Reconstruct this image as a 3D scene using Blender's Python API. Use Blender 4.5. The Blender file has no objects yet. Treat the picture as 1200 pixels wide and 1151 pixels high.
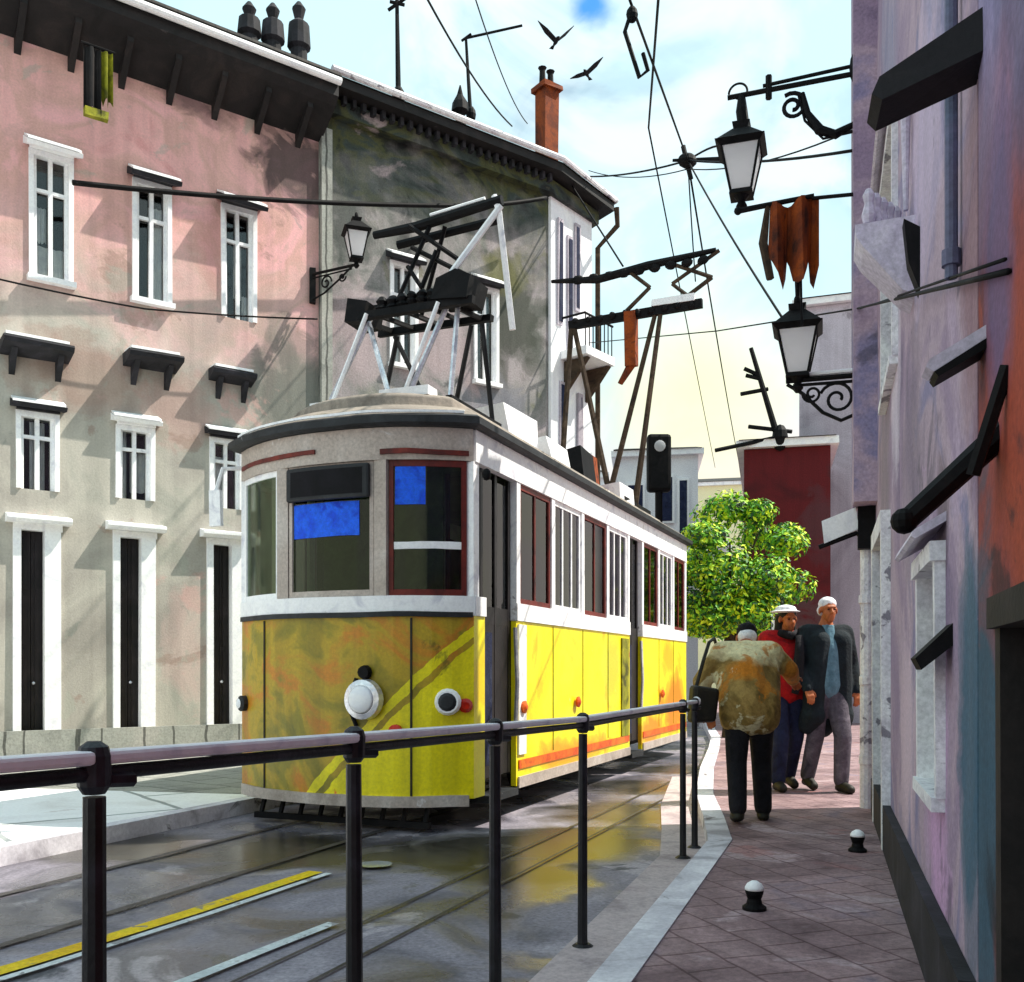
import bpy, bmesh, math, random
from mathutils import Vector, Matrix, noise
random.seed(7)
R = math.radians
sc = bpy.context.scene
col = sc.collection
# ------------------------------------------------------------------ camera frame
F, HX, HY, CZ = 1150.0, 600.0, 785.0, 1.32      # focal length, horizon, eye height above the road
def at(px, py, d):                               # a place d metres down the street
    return Vector(((px-HX)/F*d, d, CZ+(HY-py)/F*d))

# ------------------------------------------------------------------ materials
def lin(h):
    h = h.lstrip('#'); o = []
    for i in (0, 2, 4):
        c = int(h[i:i+2], 16)/255
        o.append(c/12.92 if c <= .04045 else ((c+.055)/1.055)**2.4)
    return (o[0], o[1], o[2], 1)

def nd(nt, t, **kw):
    n = nt.nodes.new(t)
    for k, v in kw.items(): setattr(n, k, v)
    return n
def ramp(nt, src, stops, interp='EASE'):
    r = nd(nt, 'ShaderNodeValToRGB'); cr = r.color_ramp; cr.interpolation = interp
    while len(cr.elements) < len(stops): cr.elements.new(.5)
    for e, (p, c) in zip(cr.elements, stops): e.position = p; e.color = c
    nt.links.new(src, r.inputs[0]); return r.outputs[0]
def mixc(nt, a, b, fac, mode='MIX'):
    m = nd(nt, 'ShaderNodeMix', data_type='RGBA', blend_type=mode)
    for s, v in ((0, fac), (6, a), (7, b)):
        if hasattr(v, 'is_linked'): nt.links.new(v, m.inputs[s])
        else: m.inputs[s].default_value = v
    return m.outputs[2]
def noi(nt, vec, scale, detail=5, dist=0, rough=.55):
    n = nd(nt, 'ShaderNodeTexNoise'); n.inputs['Scale'].default_value = scale
    n.inputs['Detail'].default_value = detail; n.inputs['Distortion'].default_value = dist
    n.inputs['Roughness'].default_value = rough
    nt.links.new(vec, n.inputs['Vector']); return n.outputs[0]
def mapping(nt, vec, scale=(1,1,1), rot=(0,0,0), loc=(0,0,0)):
    m = nd(nt, 'ShaderNodeMapping'); m.inputs['Scale'].default_value = scale
    m.inputs['Rotation'].default_value = rot; m.inputs['Location'].default_value = loc
    nt.links.new(vec, m.inputs[0]); return m.outputs[0]
def math_(nt, op, a, b=0):
    m = nd(nt, 'ShaderNodeMath', operation=op)
    for i, v in enumerate((a, b)):
        if hasattr(v, 'is_linked'): nt.links.new(v, m.inputs[i])
        else: m.inputs[i].default_value = v
    return m.outputs[0]
def g(v): return (v, v, v, 1)

def wet_mask(nt, tc, blobs):
    out = None
    for (x, y, r) in blobs:
        dd = nd(nt, 'ShaderNodeVectorMath', operation='DISTANCE'); nt.links.new(tc, dd.inputs[0]); dd.inputs[1].default_value = (x, y, 0)
        v = math_(nt, 'DIVIDE', dd.outputs['Value'], r)
        out = v if out is None else math_(nt, 'SMOOTH_MIN', out, v)
    out = math_(nt, 'ADD', out, math_(nt, 'MULTIPLY', math_(nt, 'SUBTRACT', noi(nt, tc, 1.3, 6, .8), .5), 1.3))
    return ramp(nt, out, [(.45, g(1)), (1.05, g(0))])
def wash(name, cols, sc=.8, rough=.8, grain=.3, streak=0, bump=.2, dist=1.3, zmix=None, splotch=(), metallic=0, brick=None, spec=.35, roughvar=None, extra=None, wet=None):
    """Weathered paint or plaster: broad mottling, runs, patches with edges of their own and a fine grain."""
    m = bpy.data.materials.new(name); m.use_nodes = True; nt = m.node_tree
    b = nt.nodes['Principled BSDF']
    tc = nd(nt, 'ShaderNodeTexCoord').outputs['Object']
    n1 = noi(nt, tc, sc, 6, dist)
    L = [lin(c) if isinstance(c, str) else c for c in cols]
    k = len(L)
    c = ramp(nt, n1, [(.30+.4*i/max(1, k-1), L[i]) for i in range(k)])
    if zmix:
        z0, z1, cols2, amp = zmix
        L2 = [lin(q) for q in cols2]; k2 = len(L2)
        c2 = ramp(nt, noi(nt, tc, sc*1.3, 6, dist), [(.30+.4*i/max(1, k2-1), L2[i]) for i in range(k2)])
        sp = nd(nt, 'ShaderNodeSeparateXYZ'); nt.links.new(tc, sp.inputs[0])
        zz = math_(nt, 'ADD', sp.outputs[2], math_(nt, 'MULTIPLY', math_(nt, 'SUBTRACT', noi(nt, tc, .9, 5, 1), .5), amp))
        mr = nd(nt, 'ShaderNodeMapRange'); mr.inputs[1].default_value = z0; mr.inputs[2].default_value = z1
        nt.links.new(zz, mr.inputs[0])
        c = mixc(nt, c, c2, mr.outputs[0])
    if extra: c = extra(nt, tc, c)
    for (pc, ps, th, fac) in splotch:
        nn = noi(nt, mapping(nt, tc, loc=(random.random()*9, random.random()*9, 3)), ps, 7, .6, .62)
        f = ramp(nt, nn, [(th, g(0)), (th+.035, g(fac))], 'LINEAR')
        c = mixc(nt, c, lin(pc), f)
    if brick:
        (bs, bw, bh, mort, mc, brot) = brick
        bt = nd(nt, 'ShaderNodeTexBrick'); bt.inputs['Scale'].default_value = bs
        bt.inputs['Brick Width'].default_value = bw; bt.inputs['Row Height'].default_value = bh
        bt.inputs['Mortar Size'].default_value = mort; bt.inputs['Mortar Smooth'].default_value = .3
        bt.inputs['Color1'].default_value = g(1); bt.inputs['Color2'].default_value = g(.82); bt.inputs['Mortar'].default_value = lin(mc)
        wob = nd(nt, 'ShaderNodeTexNoise'); wob.inputs['Scale'].default_value = 2.5
        nt.links.new(tc, wob.inputs['Vector'])
        vm = nd(nt, 'ShaderNodeVectorMath', operation='SCALE'); vm.inputs['Scale'].default_value = .06
        nt.links.new(wob.outputs[1], vm.inputs[0])
        va = nd(nt, 'ShaderNodeVectorMath', operation='ADD'); nt.links.new(tc, va.inputs[0]); nt.links.new(vm.outputs[0], va.inputs[1])
        nt.links.new(mapping(nt, va.outputs[0], rot=(0, 0, brot)), bt.inputs['Vector'])
        c = mixc(nt, c, bt.outputs[0], .85, 'MULTIPLY')
    if streak:
        ns = noi(nt, mapping(nt, tc, (5, 5, .25)), 1.0, 5, .3)
        c = mixc(nt, c, ramp(nt, ns, [(.36, g(.42)), (.58, g(1))]), streak, 'MULTIPLY')
    gr = noi(nt, tc, 38, 4, 0, .7)
    c = mixc(nt, c, ramp(nt, gr, [(.3, g(1-grain)), (.7, g(1+grain*.35))], 'LINEAR'), 1, 'MULTIPLY')
    nt.links.new(c, b.inputs['Base Color'])
    b.inputs['Roughness'].default_value = rough; b.inputs['Metallic'].default_value = metallic
    b.inputs['Specular IOR Level'].default_value = spec
    if roughvar:
        nt.links.new(ramp(nt, noi(nt, tc, .9, 5, 1), [(.42, g(roughvar[0])), (.6, g(roughvar[1]))]), b.inputs['Roughness'])
    if wet:
        wm = wet_mask(nt, tc, wet)
        nt.links.new(mixc(nt, c, mixc(nt, c, lin('#7d7d6a'), 1, 'MULTIPLY'), wm), b.inputs['Base Color'])
        base = b.inputs['Roughness'].links[0].from_socket
        nt.links.new(mixc(nt, base, g(.24), wm), b.inputs['Roughness'])
        bump = .12
    if bump:
        bn = nd(nt, 'ShaderNodeBump'); bn.inputs['Strength'].default_value = bump; bn.inputs['Distance'].default_value = .02
        nt.links.new(mixc(nt, gr, n1, .4), bn.inputs['Height']); nt.links.new(bn.outputs[0], b.inputs['Normal'])
    return m

def glass(name, tint, fac=.12):
    m = bpy.data.materials.new(name); m.use_nodes = True; nt = m.node_tree
    for n in list(nt.nodes): nt.nodes.remove(n)
    o = nd(nt, 'ShaderNodeOutputMaterial'); t = nd(nt, 'ShaderNodeBsdfTransparent'); t.inputs[0].default_value = lin(tint)
    gl = nd(nt, 'ShaderNodeBsdfGlossy'); gl.inputs['Roughness'].default_value = .06
    fr = nd(nt, 'ShaderNodeFresnel'); fr.inputs[0].default_value = 1.45
    f = math_(nt, 'MULTIPLY', fr.outputs[0], 2.0*fac/.12*.5)
    mx = nd(nt, 'ShaderNodeMixShader'); nt.links.new(f, mx.inputs[0])
    nt.links.new(t.outputs[0], mx.inputs[1]); nt.links.new(gl.outputs[0], mx.inputs[2]); nt.links.new(mx.outputs[0], o.inputs[0])
    return m

def leafmat(name, stops, rough=.6):
    m = bpy.data.materials.new(name); m.use_nodes = True; nt = m.node_tree; b = nt.nodes['Principled BSDF']
    gi = nd(nt, 'ShaderNodeNewGeometry')
    tc = nd(nt, 'ShaderNodeTexCoord').outputs['Object']
    v = math_(nt, 'ADD', math_(nt, 'MULTIPLY', gi.outputs['Random Per Island'], .45), math_(nt, 'MULTIPLY', noi(nt, tc, 1.9, 3, .5), .62))
    c = ramp(nt, v, [(p, lin(h)) for p, h in stops], 'LINEAR')
    nt.links.new(c, b.inputs['Base Color']); b.inputs['Roughness'].default_value = rough
    b.inputs['Subsurface Weight'].default_value = 0
    return m

def lit_front(nt, tc, c):
    """Painted light: shaded ochre above a diagonal, sunlit lemon below, with one pinstripe."""
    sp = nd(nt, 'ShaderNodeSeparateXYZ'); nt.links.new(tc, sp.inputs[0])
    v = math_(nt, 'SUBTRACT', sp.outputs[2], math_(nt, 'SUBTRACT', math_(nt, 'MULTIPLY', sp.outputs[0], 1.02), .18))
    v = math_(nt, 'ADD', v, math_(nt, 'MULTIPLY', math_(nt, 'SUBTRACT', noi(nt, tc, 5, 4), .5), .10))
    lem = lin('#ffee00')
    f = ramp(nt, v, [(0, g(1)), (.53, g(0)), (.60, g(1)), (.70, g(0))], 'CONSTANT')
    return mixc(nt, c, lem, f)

def smears(lst, ax=0):
    """Stains, painted light and painted shade, each with its own place and shape: (x, z, half width, half height, colour, strength)."""
    def f(nt, tc, c):
        sp = nd(nt, 'ShaderNodeSeparateXYZ'); nt.links.new(tc, sp.inputs[0])
        for i, (cx, cz, rx, rz, hexc, fac) in enumerate(lst):
            a = math_(nt, 'DIVIDE', math_(nt, 'SUBTRACT', sp.outputs[ax], cx), rx); b = math_(nt, 'DIVIDE', math_(nt, 'SUBTRACT', sp.outputs[2], cz), rz)
            d = math_(nt, 'SQRT', math_(nt, 'ADD', math_(nt, 'MULTIPLY', a, a), math_(nt, 'MULTIPLY', b, b)))
            n = noi(nt, mapping(nt, tc, loc=(i*3.1, 1, i*1.7)), 1.6, 7, .8, .6)
            d = math_(nt, 'ADD', d, math_(nt, 'MULTIPLY', math_(nt, 'SUBTRACT', n, .5), 1.9))
            c = mixc(nt, c, lin(hexc), ramp(nt, d, [(.45, g(fac)), (.72, g(fac*.65)), (.98, g(0))]))
        return c
    return f
M = {}
M['road'] = wash('road', ['#4e4b54', '#6e6a73', '#8f8993', '#aca5ae'], sc=.9, rough=.5, grain=.45, bump=.35, roughvar=(.22, .75), wet=[(-2.9,7.3,.8),(-1.6,7.1,1.0),(-.5,7.1,.9),(.4,7.5,1.0),(.95,9.0,.95),(1.5,11,.9),(2.1,13,.9),(.2,6.3,.5)],
                 splotch=[('#c4bac0', .8, .59, .65), ('#d9d4d6', 1.9, .70, .7), ('#2d3438', .7, .62, .75), ('#5a5636', 1.2, .64, .5)])
M['pavement'] = wash('pavement', ['#755c60', '#957a7d', '#ad9092', '#8d7d8d'], sc=1.0, streak=.0, rough=.75, grain=.4, bump=.3,
                     brick=(1, .24, .24, .008, '#a48f93', R(71.5)), splotch=[('#6d5a64', 1.1, .6, .5), ('#cbb4b8', 1.3, .60, .6), ('#b47a78', .8, .64, .6)])
M['white_pavement'] = wash('white_pavement', ['#e9e6e4', '#ffffff', '#f4f3f3'], sc=.8, rough=.8, grain=.12,
                     brick=(1, 2.1, 1.5, .03, '#8a918f', R(52)), splotch=[('#c9bdb8', 1.1, .64, .6)])
M['grey_pavement'] = wash('grey_pavement', ['#8b8c86', '#a9aaa2', '#b9b6ae'], sc=.9, rough=.85, brick=(1, .5, .5, .012, '#777777', R(36)))
M['kerb'] = wash('kerb', ['#a39fa6', '#d6d3da', '#f2f0f4'], sc=2.2, rough=.7, grain=.2, splotch=[('#4c4146', 1.8, .63, .8)])
M['gutter'] = wash('gutter', ['#a8979a', '#c3b4b4', '#9a8d90'], sc=1.5, rough=.8)
M['yellow_line'] = wash('yellow_line', ['#e6b400', '#f5cf10', '#d8c92a'], sc=2, rough=.7, splotch=[('#857f80', 5, .6, .8)])
M['white_line'] = wash('white_line', ['#c9d2d2', '#e6ebea'], sc=2, rough=.7, splotch=[('#857f80', 5, .56, .8)])
M['rail_steel'] = wash('rail_steel', ['#3d3b3d', '#5a5656'], sc=3, rough=.45, metallic=.4)
M['pink_wall'] = wash('pink_wall', ['#a19b92', '#b0aaa0', '#bfbaae', '#a9a89d'], sc=.7, streak=.2, grain=.16, bump=.35,
                      extra=smears([(3.9,8.8,.8,.8,'#2c2c30',.85), (2.4,9.3,.7,.35,'#3a3638',.7), (3.9,5.4,.8,1.1,'#6a6d66',.8), (2.9,7.3,.5,.8,'#c98f88',.5), (.9,5.2,.9,.6,'#a07a6c',.55), (2.2,4.9,.6,.7,'#b98f86',.55), (2.3,1.6,.4,1.0,'#cdb0a8',.6), (-.8,6.0,.9,.7,'#9a8072',.5)]),  # the two dark top smears paint eave shade along with soot
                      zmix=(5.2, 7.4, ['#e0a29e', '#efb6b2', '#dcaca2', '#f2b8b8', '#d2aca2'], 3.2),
                      splotch=[('#d3a79f', .8, .60, .55), ('#9b7f72', .9, .62, .5), ('#a9ab9e', 1.0, .60, .5), ('#8a8f86', 2.2, .68, .5)])
M['grey_wall'] = wash('grey_wall', ['#5a605a', '#7f807c', '#9d9896', '#b0a6a8', '#8c8d88'], sc=.6, streak=.3, grain=.35, dist=2, zmix=(7.9, 9.6, ['#15181a', '#2b3128', '#4f5232', '#3a4440', '#1f2324', '#6c6852'], 4.2),  # dark top paints eave shade into the wall, mixed with mossy stains
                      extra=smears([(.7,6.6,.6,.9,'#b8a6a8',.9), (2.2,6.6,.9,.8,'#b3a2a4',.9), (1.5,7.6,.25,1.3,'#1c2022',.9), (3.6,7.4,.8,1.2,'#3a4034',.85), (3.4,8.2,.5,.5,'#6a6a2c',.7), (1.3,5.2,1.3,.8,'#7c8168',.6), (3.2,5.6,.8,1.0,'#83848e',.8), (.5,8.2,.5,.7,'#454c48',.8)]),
                      splotch=[('#b5a3a4', .55, .60, .8), ('#3a3f40', .8, .66, .7), ('#6d6f48', 1.0, .64, .5), ('#17181a', 1.6, .68, .85)])
M['white_wall'] = wash('white_wall', ['#ffffff', '#f3f3f8', '#ffffff'], sc=1.2, grain=.12, streak=.15, splotch=[('#8b90ad', 1.4, .66, .6)])
M['mauve_wall'] = wash('mauve_wall', ['#8d7a96', '#a791aa', '#bfa8b8', '#968eb0', '#cdb4c4'], sc=.75, streak=.14, grain=.3,
                       extra=smears([(.15,1.0,.35,.9,'#1f6076',.85), (.1,2.4,.4,.7,'#8a5a5c',.6), (1.1,.8,.5,.8,'#dcaeda',.85), (2.2,2.4,.7,.7,'#857888',.6), (1.6,3.6,.8,.8,'#d8c4dc',.8), (2.6,1.0,.5,.7,'#e2c8d4',.8), (3.4,3.3,.5,.9,'#eadfee',.7), (4.6,2.6,1.0,1.5,'#8f8288',.7), (4.3,5.2,1.2,1.2,'#8a90ae',.6), (.8,4.4,.8,.8,'#8a8fb4',.6), (.9,1.9,.25,.3,'#5a4a50',.7)]),  # pale pink smear low on the wall paints in a lit band
                       splotch=[('#c3acc4', .9, .63, .7), ('#55505f', .8, .63, .6), ('#4e4664', 1.7, .66, .5), ('#c9a5c9', 1.6, .68, .7)])
M['red_wall'] = wash('red_wall', ['#6e3a42', '#a54c44', '#be5840', '#8a6278'], sc=.8, streak=.2, grain=.3,
                     extra=smears([(2.85,.9,.28,.9,'#1f6076',.9), (2.3,.6,.5,.7,'#181214',.85), (2.6,2.3,.3,.5,'#6a5f86',.8), (2.3,1.9,.35,.5,'#a8462c',.8), (2.2,3.0,.5,.5,'#54506e',.6)]),
                     zmix=(2.2, 3.0, ['#857ea6', '#9a8fb8', '#ab9dc2', '#766f9a'], 1.2),
                     splotch=[('#6f6684', .8, .6, .7), ('#2d2228', 1.1, .62, .7), ('#b5523a', 1.4, .66, .6)])
M['black_timber'] = wash('black_timber', ['#0d0c0d', '#1c191a', '#2b2524'], sc=2, rough=.7, splotch=[('#4c4444', 3, .66, .6)])
M['roof_tile'] = wash('roof_tile', ['#1d1f20', '#39332f', '#2b3432'], sc=1.5, rough=.8, brick=(3, .5, .3, .03, '#111111', 0))
M['white_paint'] = wash('white_paint', ['#e9e9ee', '#ffffff', '#f6f6fa'], sc=3, rough=.6, grain=.12, splotch=[('#a5a5b5', 4, .68, .5)])
M['tram_white'] = wash('tram_white', ['#d9d9e2', '#ffffff', '#f3f3f6'], sc=3, rough=.45, grain=.12, splotch=[('#6c6468', 5, .67, .7), ('#a59a90', 3, .66, .5)])
M['dark_stone'] = wash('dark_stone', ['#1b1b1e', '#2b2b30', '#3a3840'], sc=3, rough=.8)
M['iron'] = wash('iron', ['#060607', '#121113', '#1d1a1a'], sc=4, rough=.65, spec=.15, splotch=[('#3a2c22', 5, .70, .4)])
M['rail_paint'] = wash('rail_paint', ['#d5d6e2', '#f4f4fa', '#ffffff'], sc=5, rough=.35, metallic=0, grain=.05, spec=.5, splotch=[('#50505c', 11, .74, .6)])
M['post_paint'] = wash('post_paint', ['#0a0a0c', '#17171b', '#2a2a33'], sc=4, rough=.45, splotch=[('#7a788c', 8, .70, .6)])
M['door_dark'] = wash('door_dark', ['#0a090a', '#1d1719', '#2c2527'], sc=2.4, rough=.5, streak=.3)
M['yellow'] = wash('yellow', ['#f2cf00', '#fbe800', '#f7ee20', '#f0c400'], sc=1.1, extra=smears([(7.2,.8,.9,.55,'#ec7a0a',.9), (5.9,.5,.8,.25,'#e87a10',.85), (2.6,.45,1.6,.2,'#e8900c',.8), (4.0,1.3,.5,.5,'#b8b83a',.6), (6.9,1.5,.5,.3,'#f0a010',.7)], ax=1), rough=.4, grain=.12, spec=.5,
                   splotch=[('#e88a10', 1.3, .68, .75), ('#fffbd0', 2.4, .71, .7)])
M['ochre'] = wash('ochre', ['#66661a', '#948716', '#c0a01a', '#d2881a', '#97901c'], sc=1.5, rough=.4, grain=.2, spec=.5, streak=.35, extra=lit_front,
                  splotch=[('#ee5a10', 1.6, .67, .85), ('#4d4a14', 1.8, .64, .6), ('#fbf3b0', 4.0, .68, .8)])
M['orange'] = wash('orange', ['#d8480a', '#f07a10'], sc=3, rough=.4)
M['tram_roof'] = wash('tram_roof', ['#6e655c', '#8b8177', '#a3978a', '#77725f'], sc=1.4, rough=.75, grain=.25, splotch=[('#e6e4e2', 2, .68, .8), ('#3a3a38', 2, .66, .7)])
M['tram_dark'] = wash('tram_dark', ['#15171a', '#26282b', '#33363a'], sc=3, rough=.6, splotch=[('#9a9a9a', 9, .70, .7)])
M['red_brown'] = wash('red_brown', ['#4a1512', '#6b2018', '#832c1e'], sc=3, rough=.5)
M['cream'] = wash('cream', ['#a3958a', '#bfb1a6', '#cfc4bb'], sc=1.6, rough=.45, splotch=[('#efeff2', 2.2, .66, .6)])
M['interior'] = wash('interior', ['#4c5240', '#66705a', '#7d876c'], sc=2, rough=.8)
M['seat'] = wash('seat', ['#3a2a1c', '#5a4028'], sc=3, rough=.6)
M['blue'] = wash('blue', ['#0b3fd0', '#1f6cff', '#1450e8'], sc=4, rough=.7)
M['teal'] = wash('teal', ['#3f4458', '#56607a', '#6a6a86', '#4a4a64'], sc=1.4, rough=.5, streak=.3)
M['rust'] = wash('rust', ['#3b1708', '#7a3209', '#9a4408', '#4a200c'], sc=2.2, rough=.8, streak=.3)
M['olive'] = wash('olive', ['#4b4a10', '#8a8a1c', '#b3ad2a'], sc=4, rough=.8)
M['chrome'] = wash('chrome', ['#c8ccd8', '#ffffff'], sc=4, rough=.2, metallic=.6)
M['lens'] = wash('lens', ['#f2f4fa', '#ffffff'], sc=4, rough=.15, grain=.05)
M['lamp_glass'] = wash('lamp_glass', ['#eeeef8', '#ffffff'], sc=5, rough=.3, grain=.05)
M['red_lamp'] = wash('red_lamp', ['#b01005', '#e03008'], sc=4, rough=.25)
def milk(name):
    m = bpy.data.materials.new(name); m.use_nodes = True; nt = m.node_tree
    b = nt.nodes['Principled BSDF']; o = nt.nodes['Material Output']
    b.inputs['Base Color'].default_value = (.92,.92,.95,1); b.inputs['Roughness'].default_value = .3
    t = nd(nt, 'ShaderNodeBsdfTranslucent'); t.inputs[0].default_value = (.97,.97,.98,1)
    mx = nd(nt, 'ShaderNodeMixShader'); mx.inputs[0].default_value = .6
    nt.links.new(b.outputs[0], mx.inputs[1]); nt.links.new(t.outputs[0], mx.inputs[2]); nt.links.new(mx.outputs[0], o.inputs[0]); return m
M['lamp_glass'] = milk('lamp_glass')
M['glass'] = glass('window_glass', '#f2f4f2', .14)
M['tram_glass'] = glass('tram_glass', '#c6d6be', .09)
M['side_glass'] = glass('side_glass', '#c6c1cc', .12)
M['dark_or_reflection_stand_in'] = wash('dark_or_reflection_stand_in', ['#08080a', '#16141a'], sc=2, rough=.9)
M['curtain'] = wash('curtain', ['#e8e8f0', '#ffffff'], sc=4, rough=.9, grain=.1)
M['skin'] = wash('skin', ['#8a4a26', '#b8683a', '#a0582e'], sc=8, rough=.55, grain=.1, bump=.05)
M['khaki'] = wash('khaki', ['#5e4e28', '#856a34', '#a8884a', '#766236'], extra=smears([(0,1.44,.42,.22,'#f2e6b4',.95), (.05,1.2,.16,.12,'#c47a1c',.85)]), sc=3.4, rough=.9, bump=.9, splotch=[('#c97a1c', 3, .55, .75), ('#e6dcb0', 3.5, .58, .75)])  # cream smear at the top paints sunlit shoulders into the cloth
M['black_cloth'] = wash('black_cloth', ['#0b0a0d', '#17161c', '#201d22'], sc=5, rough=.9, bump=.9)
M['navy'] = wash('navy', ['#10142c', '#1e2645', '#333a50'], sc=4, rough=.9, bump=.9)
M['red_cloth'] = wash('red_cloth', ['#7a0c12', '#b01218', '#c81a18'], sc=5, rough=.9, bump=.9)
M['dark_coat'] = wash('dark_coat', ['#0c1418', '#142026', '#1f2c32'], sc=4, rough=.9, bump=.9)
M['shirt'] = wash('shirt', ['#4f7484', '#6d93a2'], sc=5, rough=.9, bump=.9)
M['grey_cloth'] = wash('grey_cloth', ['#3f3c46', '#5c5660', '#77717b'], sc=5, rough=.9, bump=.9)
M['white_hair'] = wash('white_hair', ['#d9d9dd', '#ffffff'], sc=8, rough=.8)
M['black_hair'] = wash('black_hair', ['#0c0b0b', '#1b1614'], sc=8, rough=.7)
M['leather'] = wash('leather', ['#15130f', '#2a2618'], sc=5, rough=.6)
M['bark'] = wash('bark', ['#2a2018', '#453628', '#5b4a3a'], sc=4, rough=.9)
M['leaf'] = leafmat('leaf', [(.26, '#102a16'), (.38, '#255a18'), (.49, '#4b9a1a'), (.58, '#8fd222'), (.70, '#dcec20')])
M['far_red'] = wash('far_red', ['#4a1218', '#65161c', '#561c22'], sc=.5, extra=smears([(.2,1.2,1.6,2.0,'#5d4a4c',.95), (.7,4.3,.5,.9,'#5a3238',.8)]), rough=.85, streak=.2, splotch=[('#4c2228', .5, .62, .7)])
M['far_mauve'] = wash('far_mauve', ['#a39aa4', '#bbb2bc', '#cdc5d0', '#bcc0d0'], sc=.35, rough=.9, streak=.2, splotch=[('#756a72', .4, .62, .6)])
M['far_white'] = wash('far_white', ['#e6e6ee', '#ffffff'], sc=.5, rough=.85)
M['far_yellow'] = wash('far_yellow', ['#efe6b8', '#f6f0c0', '#f3e6cf'], sc=.3, rough=.9)
M['pale_stone'] = wash('pale_stone', ['#b9aec4', '#d6cede', '#e6e0ea'], sc=3, rough=.8)
M['pipe_white'] = wash('pipe_white', ['#e0dce4', '#ffffff'], sc=3, rough=.6, splotch=[('#6c6474', 5, .60, .8)])

# ------------------------------------------------------------------ mesh helpers
def tag(o, label=None, cat=None, group=None, kind=None):
    if label: o['label'] = label
    if cat: o['category'] = cat
    if group: o['group'] = group
    if kind: o['kind'] = kind
    return o
def empty(name, loc=(0, 0, 0), rz=0, label=None, cat=None, group=None):
    o = bpy.data.objects.new(name, None); col.objects.link(o)
    o.location = loc; o.rotation_euler = (0, 0, rz); o.empty_display_size = .2
    return tag(o, label, cat, group)
DIRS = None
def dirs():
    global DIRS
    if DIRS is None:
        b = bmesh.new(); bmesh.ops.create_icosphere(b, subdivisions=2, radius=1); DIRS = [v.co.copy() for v in b.verts]; b.free()
    return DIRS

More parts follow.
